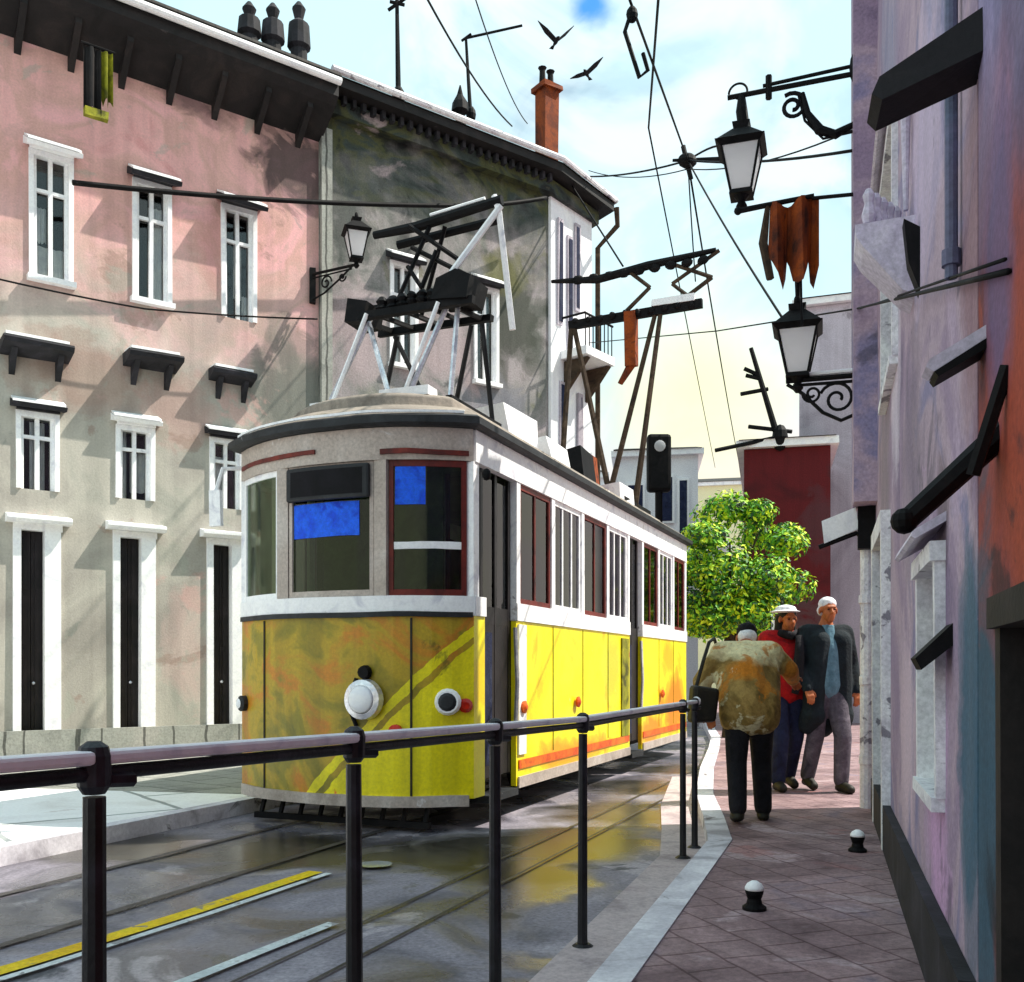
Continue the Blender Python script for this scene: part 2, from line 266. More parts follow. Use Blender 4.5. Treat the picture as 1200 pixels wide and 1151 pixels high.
class MB:
    def __init__(s): s.v = []; s.f = []
    def add(s, vs, fs):
        n = len(s.v); s.v += [Vector(v) for v in vs]; s.f += [[i+n for i in q] for q in fs]; return s
    def box(s, x0, y0, z0, x1, y1, z1):
        x0, x1 = sorted((x0, x1)); y0, y1 = sorted((y0, y1)); z0, z1 = sorted((z0, z1))
        return s.add([(x0,y0,z0),(x1,y0,z0),(x1,y1,z0),(x0,y1,z0),(x0,y0,z1),(x1,y0,z1),(x1,y1,z1),(x0,y1,z1)],
              [(0,3,2,1),(4,5,6,7),(0,1,5,4),(1,2,6,5),(2,3,7,6),(3,0,4,7)])
    def bar(s, a, b, w, h):                     # a beam of rectangular section
        a = Vector(a); b = Vector(b); d = (b-a).normalized()
        u = Vector((0,0,1)) if abs(d.z) < .95 else Vector((0,1,0))
        sx = d.cross(u).normalized()*w/2; sy = sx.cross(d).normalized()*h/2
        vs = [p+i*sx+j*sy for p in (a, b) for i, j in ((-1,-1),(1,-1),(1,1),(-1,1))]
        return s.add(vs, [(0,1,2,3),(7,6,5,4),(0,4,5,1),(1,5,6,2),(2,6,7,3),(3,7,4,0)])
    def tube(s, pts, r, n=8):
        pts = [Vector(p) for p in pts]; rs = r if isinstance(r, (list, tuple)) else [r]*len(pts)
        ref = None; vs = []; fs = []
        for i, p in enumerate(pts):
            d = (pts[min(i+1, len(pts)-1)]-pts[max(i-1, 0)]).normalized()
            if ref is None: ref = d.orthogonal().normalized()
            ref = (ref-d*ref.dot(d)).normalized(); q = d.cross(ref)
            vs += [p+rs[i]*(math.cos(a)*ref+math.sin(a)*q) for a in [2*math.pi*k/n for k in range(n)]]
        for i in range(len(pts)-1):
            for k in range(n): fs.append((i*n+k, i*n+(k+1)%n, (i+1)*n+(k+1)%n, (i+1)*n+k))
        fs.append(tuple(range(n-1, -1, -1))); fs.append(tuple((len(pts)-1)*n+k for k in range(n)))
        return s.add(vs, fs)
    def lathe(s, prof, c=(0,0,0), n=20, ax=None):
        c = Vector(c); vs = []; fs = []
        mt = Vector((0,0,1)).rotation_difference(Vector(ax)).to_matrix() if ax else Matrix.Identity(3)
        for r, z in prof:
            vs += [c+mt@Vector((r*math.cos(2*math.pi*k/n), r*math.sin(2*math.pi*k/n), z)) for k in range(n)]
        for i in range(len(prof)-1):
            for k in range(n): fs.append((i*n+k, i*n+(k+1)%n, (i+1)*n+(k+1)%n, (i+1)*n+k))
        fs.append(tuple(range(n-1, -1, -1))); fs.append(tuple((len(prof)-1)*n+k for k in range(n)))
        return s.add(vs, fs)
    def prism(s, poly, z0, z1):
        n = len(poly)
        return s.add([(x,y,z0) for x,y in poly]+[(x,y,z1) for x,y in poly],
              [tuple(range(n-1,-1,-1)), tuple(range(n,2*n))]+[(i,(i+1)%n,n+(i+1)%n,n+i) for i in range(n)])
    def slab(s, poly, a, b, axis='x'):          # polygon in the plane across an axis, pulled along it
        n = len(poly)
        mk = (lambda p, t: (t, p[0], p[1])) if axis == 'x' else (lambda p, t: (p[0], t, p[1]))
        return s.add([mk(p, a) for p in poly]+[mk(p, b) for p in poly],
              [tuple(range(n-1,-1,-1)), tuple(range(n,2*n))]+[(i,(i+1)%n,n+(i+1)%n,n+i) for i in range(n)])
    def ball(s, c, r, n=10):
        c = Vector(c); r = Vector((r,r,r)) if not hasattr(r, '__len__') else Vector(r)
        prof = [(math.sin(math.pi*i/n), -math.cos(math.pi*i/n)) for i in range(n+1)]
        m = MB().lathe([(max(a, .01), b) for a, b in prof], n=2*n)
        return s.add([(c.x+v.x*r.x, c.y+v.y*r.y, c.z+v.z*r.z) for v in m.v], m.f)
    def ribbon(s, pts, z0, z1, th):             # a wall following a plan line; th goes inwards (left of travel)
        nrm = []
        for i in range(len(pts)):
            a = Vector(pts[max(i-1, 0)]); b = Vector(pts[min(i+1, len(pts)-1)]); d = (b-a).normalized()
            nrm.append(Vector((-d.y, d.x)))
        n = len(pts); o = [Vector(p) for p in pts]; q = [o[i]+nrm[i]*th for i in range(n)]
        vs = [(p.x,p.y,z) for z in (z0, z1) for p in o]+[(p.x,p.y,z) for z in (z0, z1) for p in q]
        fs = []
        for i in range(n-1):
            fs += [(i,i+1,n+i+1,n+i), (2*n+i+1,2*n+i,3*n+i,3*n+i+1), (n+i,n+i+1,3*n+i+1,3*n+i), (i+1,i,2*n+i,2*n+i+1)]
        fs += [(0,n,3*n,2*n), (n-1,2*n+n-1,3*n+n-1,n+n-1)]
        return s.add(vs, fs)
    def build(s, name, mat, parent=None, smooth=False, bevel=0, wob=0, loc=None):
        me = bpy.data.meshes.new(name)
        vs = s.v
        if wob: vs = [v+noise.noise_vector(v*2.3)*wob+noise.noise_vector(v*9)*wob*.4 for v in vs]
        me.from_pydata([tuple(v) for v in vs], [], s.f); me.update()
        b = bmesh.new(); b.from_mesh(me); bmesh.ops.recalc_face_normals(b, faces=b.faces[:]); b.to_mesh(me); b.free()
        if smooth:
            for p in me.polygons: p.use_smooth = True
        me.materials.append(M[mat] if isinstance(mat, str) else mat)
        o = bpy.data.objects.new(name, me); col.objects.link(o)
        if parent: o.parent = parent
        if loc: o.location = loc
        if bevel:
            m = o.modifiers.new('bevel', 'BEVEL'); m.width = bevel; m.segments = 2; m.limit_method = 'ANGLE'
        return o
def copy_tree(o, parent=None):
    c = o.copy(); col.objects.link(c)
    if parent: c.parent = parent
    for ch in list(o.children): copy_tree(ch, c)
    return c

def arc(n, f): return [f(i/n) for i in range(n+1)]

# ------------------------------------------------------------------ ground, road, pavements
def flat(name, poly, z, mat, th=0, kind='structure', cut=0):
    m = MB()
    m.prism([(x, y) for x, y in poly], z-th, z) if th else m.add([(x,y,z) for x,y in poly], [tuple(range(len(poly)))])
    return tag(m.build(name, mat), kind=kind)
flat('ground', [(-300,-60),(300,-60),(300,500),(-300,500)], -.012, 'road')
TD = Vector((.378, .926)); TN = Vector((.926, -.378))       # along and across the tram
KL = [(-2.4,-4),(.19,3.47),(1.38,6.9),(1.56,8.0),(1.78,9.5),(2.3,12),(3.05,15.2),(3.55,17.5),(4.3,22),(5.5,40)]
flat('road', [(-12,-6)]+[(x+.0, y) for x, y in KL]+[(-2,60),(-12,40)], 0, 'road')
wall_x = lambda d: .441+.318*d
flat('pavement', [(x+.17, y) for x, y in KL]+[(40,40),(40,-4)], .12, 'pavement', th=.13)
m = MB()
for (a, b) in zip(KL[:-1], KL[1:]):
    m.add([(a[0],a[1],-.01),(a[0]+.168,a[1],-.01),(b[0]+.168,b[1],-.01),(b[0],b[1],-.01),
           (a[0],a[1],.128),(a[0]+.168,a[1],.128),(b[0]+.168,b[1],.128),(b[0],b[1],.128)],
          [(0,1,2,3),(4,5,6,7),(0,3,7,4),(1,2,6,5)])
tag(m.build('kerb', 'kerb'), kind='structure')
m = MB()
for (a, b) in zip(KL[:5], KL[1:6]):
    m.add([(a[0]-.34,a[1],.016),(a[0],a[1],.016),(b[0],b[1],.016),(b[0]-.34,b[1],.016)], [(0,1,2,3)])
tag(m.build('gutter', 'gutter'), kind='structure')
# left pavement
def lk(d): return -3.43+.409*(d-6.57)
LP = [(lk(-2),-2),(lk(4),4),(lk(8),8),(lk(12),12),(lk(15),15),(.2,20)]
flat('left_pavement', [(-16,-2)]+[(x-.15,y) for x, y in LP]+[(-3,24),(-16,20)], .12, 'grey_pavement', th=.13)
flat('paved_strip', [(lk(1)-.16,1),(lk(9.4)-.16,9.4),(-5.4,10.0),(-12,10.3),(-12,1)], .124, 'white_pavement')
m = MB()
for a, b in zip(LP[:-1], LP[1:]):
    m.add([(a[0]-.148,a[1],-.01),(a[0],a[1],-.01),(b[0],b[1],-.01),(b[0]-.148,b[1],-.01),
           (a[0]-.148,a[1],.13),(a[0],a[1],.13),(b[0],b[1],.13),(b[0]-.148,b[1],.13)], [(4,5,6,7),(1,2,6,5),(0,3,7,4)])
tag(m.build('left_kerb', 'kerb'), kind='structure')
# painted lines and rails in the road
def strip(pts, w, z):
    m = MB()
    for a, b in zip(pts[:-1], pts[1:]):
        a = Vector(a); b = Vector(b); n = Vector((b.y-a.y, -(b.x-a.x))).normalized()*w/2
        m.add([(a.x-n.x,a.y-n.y,z),(a.x+n.x,a.y+n.y,z),(b.x+n.x,b.y+n.y,z),(b.x-n.x,b.y-n.y,z)], [(0,1,2,3)])
    return m
ym = [(-3.3,2.2),(-2.62,3.5),(-2.17,4.35),(-1.72,5.3),(-1.27,6.35)]
tag(strip(ym, .11, .016).build('yellow_line', 'yellow_line'), kind='structure')
tag(strip([(x+.095, y-.05) for x, y in ym], .05, .016).build('white_edge_line', 'white_line'), kind='structure')
tag(strip([(-1.55,3.75),(-1.34,4.18),(-1.12,4.65),(-.92,5.06)], .07, .016).build('white_line', 'white_line'), kind='structure')
O = Vector((-1.375, 8.435))
def track(off, t0, t1, bend=True):
    out = []
    for i in range(25):
        t = t0+(t1-t0)*i/24
        p = O+TD*t+TN*off
        if t > 9: p.x -= .03*(t-9)**2
        out.append((p.x, p.y))
    return out
for off in (-.45, .45): tag(strip(track(off, -10, 19), .06, .012).build('tram_rail', 'rail_steel'), kind='structure')
for off in (1.82, 2.12): tag(strip(track(off, -6, 9), .022, .012).build('tram_rail', 'rail_steel'), kind='structure')

def puddle(px, py, rx, ry):
    d = F*CZ/(py-HY); c = at(px, py, d)
    m = MB(); n = 22; P = []
    for i in range(n):
        a = 2*math.pi*i/n; k = 1+.25*noise.noise(Vector((math.cos(a)*1.5, math.sin(a)*1.5, px)))
        P.append((c.x+rx*k*math.cos(a), d+ry*k*math.sin(a), .020))
    tag(m.add(P, [tuple(range(n))]).build('puddle', 'puddle'), kind='structure')
M['puddle'] = wash('puddle', ['#7d8786', '#98a09e'], sc=2, rough=.06, grain=.05, bump=0, spec=.8)
puddle(440, 1016, .12, .11)
# ------------------------------------------------------------------ building parts
def facade(mb, x0, x1, z0, z1, holes, depth=.2):
    xs = sorted({x0, x1, *[h[0] for h in holes], *[h[1] for h in holes]}); zs = sorted({z0, z1, *[h[2] for h in holes], *[h[3] for h in holes]})
    for i in range(len(xs)-1):
        for k in range(len(zs)-1):
            cx, cz = (xs[i]+xs[i+1])/2, (zs[k]+zs[k+1])/2
            if any(h[0] < cx < h[1] and h[2] < cz < h[3] for h in holes): continue
            mb.add([(xs[i],0,zs[k]),(xs[i+1],0,zs[k]),(xs[i+1],0,zs[k+1]),(xs[i],0,zs[k+1])], [(0,1,2,3)])
    for a, b, c, d in holes:
        mb.add([(a,0,c),(b,0,c),(b,0,d),(a,0,d),(a,depth,c),(b,depth,c),(b,depth,d),(a,depth,d)], [(0,1,5,4),(1,2,6,5),(2,3,7,6),(3,0,4,7)])

def curtain_mb(x0, x1, z0, z1, y):
    m = MB(); n = 10
    vs = []
    for k in range(n+1):
        x = x0+(x1-x0)*k/n; yy = y+.02*math.sin(k*2.1)
        vs += [(x, yy, z0+.03*random.random()), (x, yy, z1)]
    return m.add(vs, [(2*k, 2*k+2, 2*k+3, 2*k+1) for k in range(n)])

def window(par, x0, x1, z0, z1, hood='white', sill=True, curt=(), tilt=.05, proj=.2):
    """Casement: surround and sashes, pane, dark panel for the unlit room behind, curtains, stone hood and sill."""
    w = MB(); t = .05
    w.box(x0-.055,-.03,z0,x0+.004,.09,z1); w.box(x1-.004,-.03,z0,x1+.055,.09,z1); w.box(x0-.055,-.028,z1-.01,x1+.055,.09,z1+.06)
    xm = (x0+x1)/2; zt = z0+(z1-z0)*.72
    w.box(xm-.025,.03,z0,xm+.025,.08,z1); w.box(x0+.004,.03,zt-.022,xm-.025,.078,zt+.022); w.box(xm+.025,.03,zt-.022,x1-.004,.078,zt+.022)
    for a in (x0+.004, x1-.045): w.box(a,.032,z0,a+.041,.076,z1)
    o = w.build('window', 'white_paint', par, wob=.012)
    MB().box(x0,.085,z0,x1,.090,z1).build('pane', 'glass', o)
    MB().box(x0-.02,.34,z0-.02,x1+.02,.36,z1+.02).build('dark_or_reflection_stand_in', 'dark_or_reflection_stand_in', o)  # dark sheet stands in for the unlit room behind the glass
    for (a, b, c, d) in curt:
        W = x1-x0; H = z1-z0
        curtain_mb(x0+a*W, x0+b*W, z0+c*H, z0+d*H, .118).build('curtain', 'curtain', o)
    if hood:
        h = MB(); e = .12
        h.slab([(0.001,z1+.10),(-proj,z1+.10-tilt),(-proj-.03,z1+.145-tilt),(0.001,z1+.20)], x0-e, x1+e)
        h.box(x0-.05,-proj*.55,z1+.06,x1+.05,-.031,z1+.098)
        h.build('hood', 'dark_stone' if hood == 'dark' else 'white_paint', o, wob=.015)
        MB().slab([(-.01,z1+.204),(-proj-.035,z1+.150-tilt),(-proj-.035,z1+.178-tilt),(-.01,z1+.232)], x0-e+.01, x1+e-.02).build('hood_highlight', 'white_paint', o, wob=.012)  # white strip models the bright highlight on the hood top
    if sill:
        MB().box(x0-.08,-.10,z0-.075,x1+.08,.088,z0-.005).build('sill', 'white_paint', o, wob=.01)
    return o

def tall_door(par, x0, x1, z0, z1):
    w = MB()
    w.box(x0-.09,-.04,z0,x0+.002,.1,z1); w.box(x1-.10,-.04,z0,x1+.09,.1,z1); w.box(x0-.09,-.038,z1-.005,x1+.11,.1,z1+.08)
    o = w.build('door', 'white_paint', par, wob=.012)
    d = MB(); xm = (x0+x1)/2
    xm -= .05
    for a, b in ((x0+.002, xm-.004), (xm+.004, x1-.10)):
        d.box(a,.12,z0,b,.16,z1)
        for q in range(4):
            zz = z0+.1+(z1-z0-.15)*q/4; d.box(a+.04,.105,zz,b-.04,.121,zz+(z1-z0)/4-.1)
    d.build('door_leaf', 'door_dark', o)
    l = MB().slab([(0.001,z1+.081),(-.16,z1+.081),(-.19,z1+.12),(-.19,z1+.16),(0.001,z1+.2)], x0-.18, x1+.2)
    l.build('lintel', 'white_paint', o, wob=.015)
    MB().ball((xm+.03,.10,z0+1.0), .022, 6).build('handle', 'chrome', o)
    MB().box(x0-.12,-.2,z0-.02,x1+.14,.1,z0+.03).build('step', 'dark_stone', o)
    return o

def ledge(par, x0, x1, z, proj=.34):
    o = MB().slab([(0.001,z-.10),(-proj,z-.03),(-proj-.02,z+.02),(-proj,z+.05),(0.001,z+.06)], x0, x1).build('ledge', 'dark_stone', par, wob=.02)
    MB().slab([(-.02,z+.064),(-proj-.01,z+.054),(-proj-.01,z+.09),(-.02,z+.10)], x0+.02, x1-.06).build('ledge_highlight', 'white_paint', o, wob=.014)  # white top layer put in as the highlight along the ledge
    for x in (x0+.1, x1-.16):
        MB().slab([(0.001,z-.11),(-proj*.7,z-.055),(-proj*.35,z-.2),(0.001,z-.34)], x, x+.07).build('bracket', 'dark_stone', o)
    return o

def roof_over(par, poly, out, z0, z1):
    pass

# ---- the pink house (facade turned 54 degrees from the line of sight)
FA = R(36)
E0 = empty('townhouse', (-6.4, 12.3, 0), FA, 'long pink and grey plastered townhouse at left with hooded windows and tall black doors', 'townhouse')
cols_x = [.575, 1.84, 3.06]
holes = []
for x in (-2.0, -.7, *cols_x): holes.append((x-.21, x+.21, 6.35, 7.9))
dx = [-2.2, -.85, .42, 1.62, 2.88]
for x in dx: holes += [(x-.2, x+.2, 3.62, 4.55), (x-.2, x+.17, .15, 3.1)]
w = MB(); facade(w, -5, 4.30, 0, 9.7, holes)
w.add([(-5,0,0),(-5,5,0),(-5,5,9.7),(-5,0,9.7),(4.30,0,0),(4.30,5,0),(4.30,5,9.7),(4.30,0,9.7)], [(0,1,2,3),(4,5,6,7),(1,5,6,2),(3,2,6,7)])
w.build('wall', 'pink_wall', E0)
ct = [((.05,.45,0,.55),(.6,1,.05,.35)), ((0,.35,.1,.9),(.55,.95,0,.3)), ((0,1,0,.28),(.08,.42,.3,.6)), ((.45,.98,0,.85),), ((.4,.7,.2,.75),(.7,1,0,.25))]
for i, x in enumerate((-2.0, -.7, *cols_x)):
    window(E0, x-.21, x+.21, 6.35, 7.9, hood='white' if i == 2 else 'dark', curt=ct[i], tilt=.10, proj=.26, sill=(i < 4))
for i, x in enumerate(dx):
    window(E0, x-.2, x+.2, 3.62, 4.55, hood='dark' if i != 3 else 'white', curt=(((.2,.8,0,.9),), ((0,.4,0,.6),), ((.3,.75,0,.95),), ((0,.3,0,1),(.4,1,.1,.7)), ((.1,.6,0,.8),))[i], tilt=.02, proj=.14, sill=False)
    tall_door(E0, x-.2, x+.17, .15, 3.1)
ledge(E0, -1.4, -.5, 5.45); ledge(E0, -.02, .78, 5.38, .36); ledge(E0, 1.46, 2.16, 5.5, .36); ledge(E0, 2.62, 3.25, 5.5, .22)
MB().box(-5,-.07,.0,4.30,-.002,.55).build('plinth', 'grey_pavement', E0, wob=.008)
e = MB().slab([(0.02,9.28),(-.52,9.60),(-.62,9.70),(-.62,9.88),(0.02,9.95)], -5.2, 4.33).build('eave', 'black_timber', E0)
for k in range(15):
    x = -4.9+.63*k
    MB().slab([(-.002,9.1),(-.46,9.50),(-.46,9.58),(-.002,9.30)], x, x+.08).build('rafter_end', 'black_timber', e)
MB().tube([(-5.2,-.68,9.89),(4.33,-.68,9.89)], .055, 10).build('gutter', 'white_paint', E0, wob=.012)
MB().slab([(-.72,9.95),(-.70,10.0),(2.4,11.4),(5.2,9.98),(5.2,9.90)], -5.2, 4.33).build('roof', 'roof_tile', E0)
for x, hh in ((3.45, .62), (3.85, .8), (3.1,.5)):
    MB().lathe([(.12,9.95),(.12,10.05+hh*.3),(.17,10.1+hh*.3),(.15,10.1+hh*.7),(.06,10.1+hh*.8),(.1,10.1+hh),(.03,10.2+hh)], (x,-.3,.06), 12).build('roof_urn', 'dark_stone', E0)

# ---- the grey house beside it
E1o = Vector((-6.4, 12.3, 0))+Vector((math.cos(FA), math.sin(FA), 0))*4.32
E1 = empty('townhouse', E1o, FA, 'mossy grey townhouse with painted eave shade, white end wall and rusty chimney, behind the tram', 'townhouse')
A = Vector((4.34, 0)); B = Vector((5.67, .39))
holes = [(1.25,1.65,6.2,7.75), (2.85,3.25,6.2,7.75), (1.25,1.65,3.4,4.6), (2.85,3.25,3.4,4.6)]
w = MB(); facade(w, 0, 4.34, 0, 9.9, holes)
w.add([(0,0,0),(0,5,0),(0,5,9.9),(0,0,9.9),(4.34,0,0),(5.67,.39,0),(5.9,5,0),(4.34,0,9.9),(5.67,.39,9.9),(5.9,5,9.9)],
      [(0,1,2,3),(4,5,8,7),(5,6,9,8),(1,6,9,2),(3,2,9,8,7)])
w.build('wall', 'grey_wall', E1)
for h in holes: window(E1, *h, hood='dark', curt=((.1,.5,0,.5),) if h[0] < 2 else (), proj=.16)
# pilaster between the houses
MB().box(-.02,-.10,0,.16,-.002,9.5).build('pilaster', 'grey_pavement', E1, wob=.02)
ud = (B-A).normalized(); un = Vector((ud.y, -ud.x))
def endbox(mb, s0, s1, o0, o1, z0, z1):
    ps = [A+ud*s0+un*o0, A+ud*s1+un*o0, A+ud*s1+un*o1, A+ud*s0+un*o1]
    return mb.prism([(p.x, p.y) for p in ps], z0, z1)
L1 = (B-A).length
ew = endbox(MB(), .06, L1, .004, .06, 0, 9.75).build('end_wall', 'white_wall', E1)
for s, z0, z1 in ((.24,7.5,9.4), (.78,7.9,9.5), (.30,4.6,6.5), (.86,4.5,6.4), (.55, 6.7, 9.2)):
    q = endbox(MB(), s, s+.16, .061, .10, z0, z1).build('window', M['far_mauve'], E1, wob=.02)
    endbox(MB(), s+.03, s+.13, .101, .11, z0+.06, z1-.06).build('pane', 'navy', q)
# small balcony on the white end
b1 = endbox(MB(), .35, 1.3, .062, .62, 6.9, 7.05).build('balcony', 'white_paint', E1, wob=.02)
def endp(s, o, z):
    p = A+ud*s+un*o; return (p.x, p.y, z)
bm_ = MB()
for s in (.45, 1.15):
    P = [endp(s,.07,6.88), endp(s,.58,6.88), endp(s,.07,6.3)]; P2 = [endp(s+.09,.07,6.88), endp(s+.09,.58,6.88), endp(s+.09,.07,6.3)]
    bm_.add(P+P2, [(0,1,2),(3,5,4),(0,3,4,1),(1,4,5,2),(2,5,3,0)])
bm_.build('bracket', 'bark', b1)
bm_ = MB()
for k in range(8): bm_.tube([endp(.38+.125*k,.58,7.05), endp(.38+.125*k,.58,7.62)], .012, 6)
bm_.tube([endp(.36,.1,7.63), endp(.36,.58,7.63), endp(1.29,.58,7.63)], .022, 6)
bm_.build('balcony_railing', 'iron', b1)
def offs(o):
    return [(-.02,-o),(4.34+.1*o,-o),(5.67+o*1.0,.39-o*.6),(5.9+o,5),(-.02,5)]
e = MB().prism(offs(.16), 9.72, 9.95).build('cornice', 'grey_wall', E1)
m = MB().prism(offs(.42), 9.99, 10.13); m.build('eave', 'black_timber', E1, wob=.02)
m = MB()
for k in range(26):
    x = .1+k*.165; m.box(x,-.26,9.86,x+.06,-.161,9.985)
m.build('dentils', 'dark_stone', E1, wob=.012)
m = MB(); q = offs(.46)
m.tube([(q[0][0],q[0][1],10.19),(q[1][0],q[1][1],10.19),(q[2][0],q[2][1],10.19),(q[3][0],q[3][1],10.19)], .05, 8); m.build('gutter', 'pipe_white', E1, wob=.02)
q = offs(.44)
MB().add([(x,y,10.134) for x,y in q]+[(.3,2.6,11.2),(4.6,2.6,11.2)], [(0,1,6,5),(1,2,6),(2,3,6),(3,4,5,6),(4,0,5)]).build('roof', 'roof_tile', E1)
ch = MB().box(4.15,-.22,10.14,4.45,.08,11.5); ch.box(4.10,-.27,11.5,4.50,.13,11.58)
c_ = ch.build('chimney', 'rust', E1, wob=.03)
m = MB()
for a in (4.2, 4.38): m.lathe([(.06,11.58),(.05,11.85),(.08,11.9),(.03,11.93)], (a,-.07,0), 8)
m.build('chimney_pot', 'iron', c_)
p_ = MB().tube([(5.9,-.12,9.9),(5.98,-.06,9.6),(5.85,.35,9.3),(5.85,.35,.2)], .05, 8).build('drainpipe', 'bark', E1, wob=.01)

def aerial(name, label, base, top, arms, r=.025):
    o = empty(name, base, 0, label, 'aerial', 'aerials on the roofs')
    b = Vector(base)
    m = MB().tube([(0,0,-.1), Vector(top)-b], [r*1.3, r*.8], 8); m.ball((0,0,.05), (r*3,r*3,r*5), 6); m.build('mast', 'iron', o)
    for a, c in arms: MB().tube([Vector(a)-b, Vector(c)-b], r*.75, 6).build('crossbar', 'iron', o)
    return o
dn = 15.3
aerial('roof_aerial', 'tall straight aerial mast nearest the pink house on the dark roof edge', at(467,118,dn), at(465,-8,dn), [(at(455,12,dn),at(478,-4,dn)), (at(457,2,dn),at(474,6,dn))], .035)
dn = 16.4
aerial('roof_aerial', 'bent aerial mast with one long arm pointing right above the grey roof', at(552,138,dn), at(546,45,dn), [(at(545,45,dn),at(612,30,dn)), (at(541,48,dn),at(552,40,dn))], .028)
o = empty('roof_finial', at(540,142,16.2), 0, 'black leaf shaped finial standing on the grey roof edge', 'finial')
MB().lathe([(.09,-.1),(.07,.1),(.14,.16),(.12,.3),(.05,.42),(.01,.58)], n=10).build('leaf_cone', 'iron', o, wob=.03)

# hanging banner under the eave
o = empty('hanging_banner', at(115,58,12.2), FA, 'olive and black cloth banner hanging below the dark eave at upper left', 'banner')
MB().tube([(-.2,0,.02),(.2,0,.02)], .018, 6).build('rod', 'iron', o)
for x0, x1, mt, z in ((-.17,.03,'black_timber',-.78), (.03,.17,'olive',-.62)):
    m = MB(); n = 8; vs = []
    for i in range(n+1):
        x = x0+(x1-x0)*i/n; y = .03*math.sin(i*1.3)
        vs += [(x,y,0),(x,y*1.6,z+.06*math.sin(i*2.2)),(x,y+.012,0),(x,y*1.6+.012,z+.06*math.sin(i*2.2))]
    fs = []
    for i in range(n): k = 4*i; fs += [(k,k+1,k+5,k+4),(k+2,k+6,k+7,k+3),(k,k+4,k+6,k+2),(k+1,k+3,k+7,k+5)]
    m.add(vs, fs).build('cloth', mt, o)
m = MB().box(-.15,-.04,-.86,.12,.05,-.76); m.build('hem_bar', 'olive', o, wob=.02)

# ------------------------------------------------------------------ lanterns
def lantern_body(par, c, s, hang):
    """Four-sided street lantern: glass, cap, finial and frame, at point c (bottom centre of the glass)."""
    x, y, z = c
    def frus(m, r0, z0, r1, z1):
        m.add([(x-r0,y-r0,z0),(x+r0,y-r0,z0),(x+r0,y+r0,z0),(x-r0,y+r0,z0),(x-r1,y-r1,z1),(x+r1,y-r1,z1),(x+r1,y+r1,z1),(x-r1,y+r1,z1)],
              [(0,3,2,1),(4,5,6,7),(0,1,5,4),(1,2,6,5),(2,3,7,6),(3,0,4,7)]); return m
    h = MB(); frus(h, .17*s, z+.36*s, .21*s, z+.40*s); frus(h, .20*s, z+.40*s, .07*s, z+.54*s); frus(h, .055*s, z+.54*s, .075*s, z+.60*s)
    h.ball((x,y,z+.64*s), (.03*s,.03*s,.06*s), 6)
    head = h.build('lamp_cap', 'iron', par, wob=.006)
    gl = MB(); frus(gl, .085*s, z, .155*s, z+.36*s); gl.build('lamp_glass', 'lamp_glass', par)
    fr = MB()
    for sx, sy in ((1,1),(1,-1),(-1,1),(-1,-1)): fr.tube([(x+sx*.088*s,y+sy*.088*s,z), (x+sx*.16*s,y+sy*.16*s,z+.36*s)], .011*s, 6)
    frus(fr, .10*s, z-.035*s, .095*s, z+.0*s); fr.lathe([(.02*s,-.16*s),(.05*s,-.12*s),(.03*s,-.08*s),(.07*s,-.035*s)], (x,y,z), 10)
    fr.build('lamp_frame', 'iron', par)
def scroll(c, r0, r1, turns, u, v, n=28, start=0):
    c = Vector(c); u = Vector(u); v = Vector(v); out = []
    for i in range(n+1):
        t = i/n; a = start+turns*2*math.pi*t; r = r0+(r1-r0)*t
        out.append(c+u*(r*math.cos(a))+v*(r*math.sin(a)))
    return out

# left lantern on the pink house corner
pm = Vector((-6.4,12.3,0))+Vector((math.cos(FA),math.sin(FA),0))*4.2
o = empty('wall_lantern', (pm.x, pm.y, 0), FA-R(18), 'small black wall lantern with white glass on the grey house front', 'wall lantern')
zb = CZ+(HY-312)/F*14.4
MB().box(-.05,-.08,zb-.42,.04,-.10+.3,zb+.10).build('wall_plate', 'iron', o)
m = MB().tube([(0,-.08,zb),(.55,-.62,zb+.0)], .022, 6); m.tube([(0,-.08,zb-.06),(.5,-.58,zb-.05)], .012, 6)
m.build('arm', 'iron', o)
U = Vector((.66,-.75,0)); V = Vector((0,0,1))
m = MB()
m.tube(scroll((.17,-.25,zb-.17), .11, .02, 1.4, U, V), .014, 6); m.tube(scroll((.38,-.46,zb-.14), .07, .015, -1.3, U, V), .012, 6)
m.tube([(0,-.08,zb-.38),(.15,-.24,zb-.32),(.35,-.44,zb-.16),(.5,-.58,zb-.02)], .015, 6)
m.build('scroll_bracket', 'iron', o)
lantern_body(o, (.56,-.63,zb+.10), .95, False)

# ------------------------------------------------------------------ right-hand houses
WD = Vector((.303, .953, 0)); WA = math.atan2(.953, .303)
EM = empty('townhouse', (.441+.318*2.81, 2.81, 0), WA, 'mauve plastered townhouse on the right with stone corbel and white drainpipe', 'townhouse')
S = lambda d: (d-2.81)*1.049
Lm = S(8.6)
H8 = 7.3
hl = [(S(3.62),S(4.25),.85,1.72), (S(5.9),S(7.0),3.2,4.6), (S(6.6),S(7.7),.13,2.25)]
w = MB()
facade(w, .01, Lm, 0, H8, hl, -.2)
w.add([(.01,0,0),(.01,-6,0),(.01,-6,H8),(.01,0,H8),(Lm,0,0),(Lm,-6,0),(Lm,-6,H8),(Lm,0,H8)], [(0,1,2,3),(4,5,6,7),(1,5,6,2),(3,2,6,7)])
w.build('wall', 'mauve_wall', EM)
MB().prism([(Lm-.5,-.1),(Lm+.004,-.1),(Lm+.004,.19),(Lm-.5,.19)], 2.72, H8).build('corner_pilaster', 'mauve_wall', EM, wob=.008)
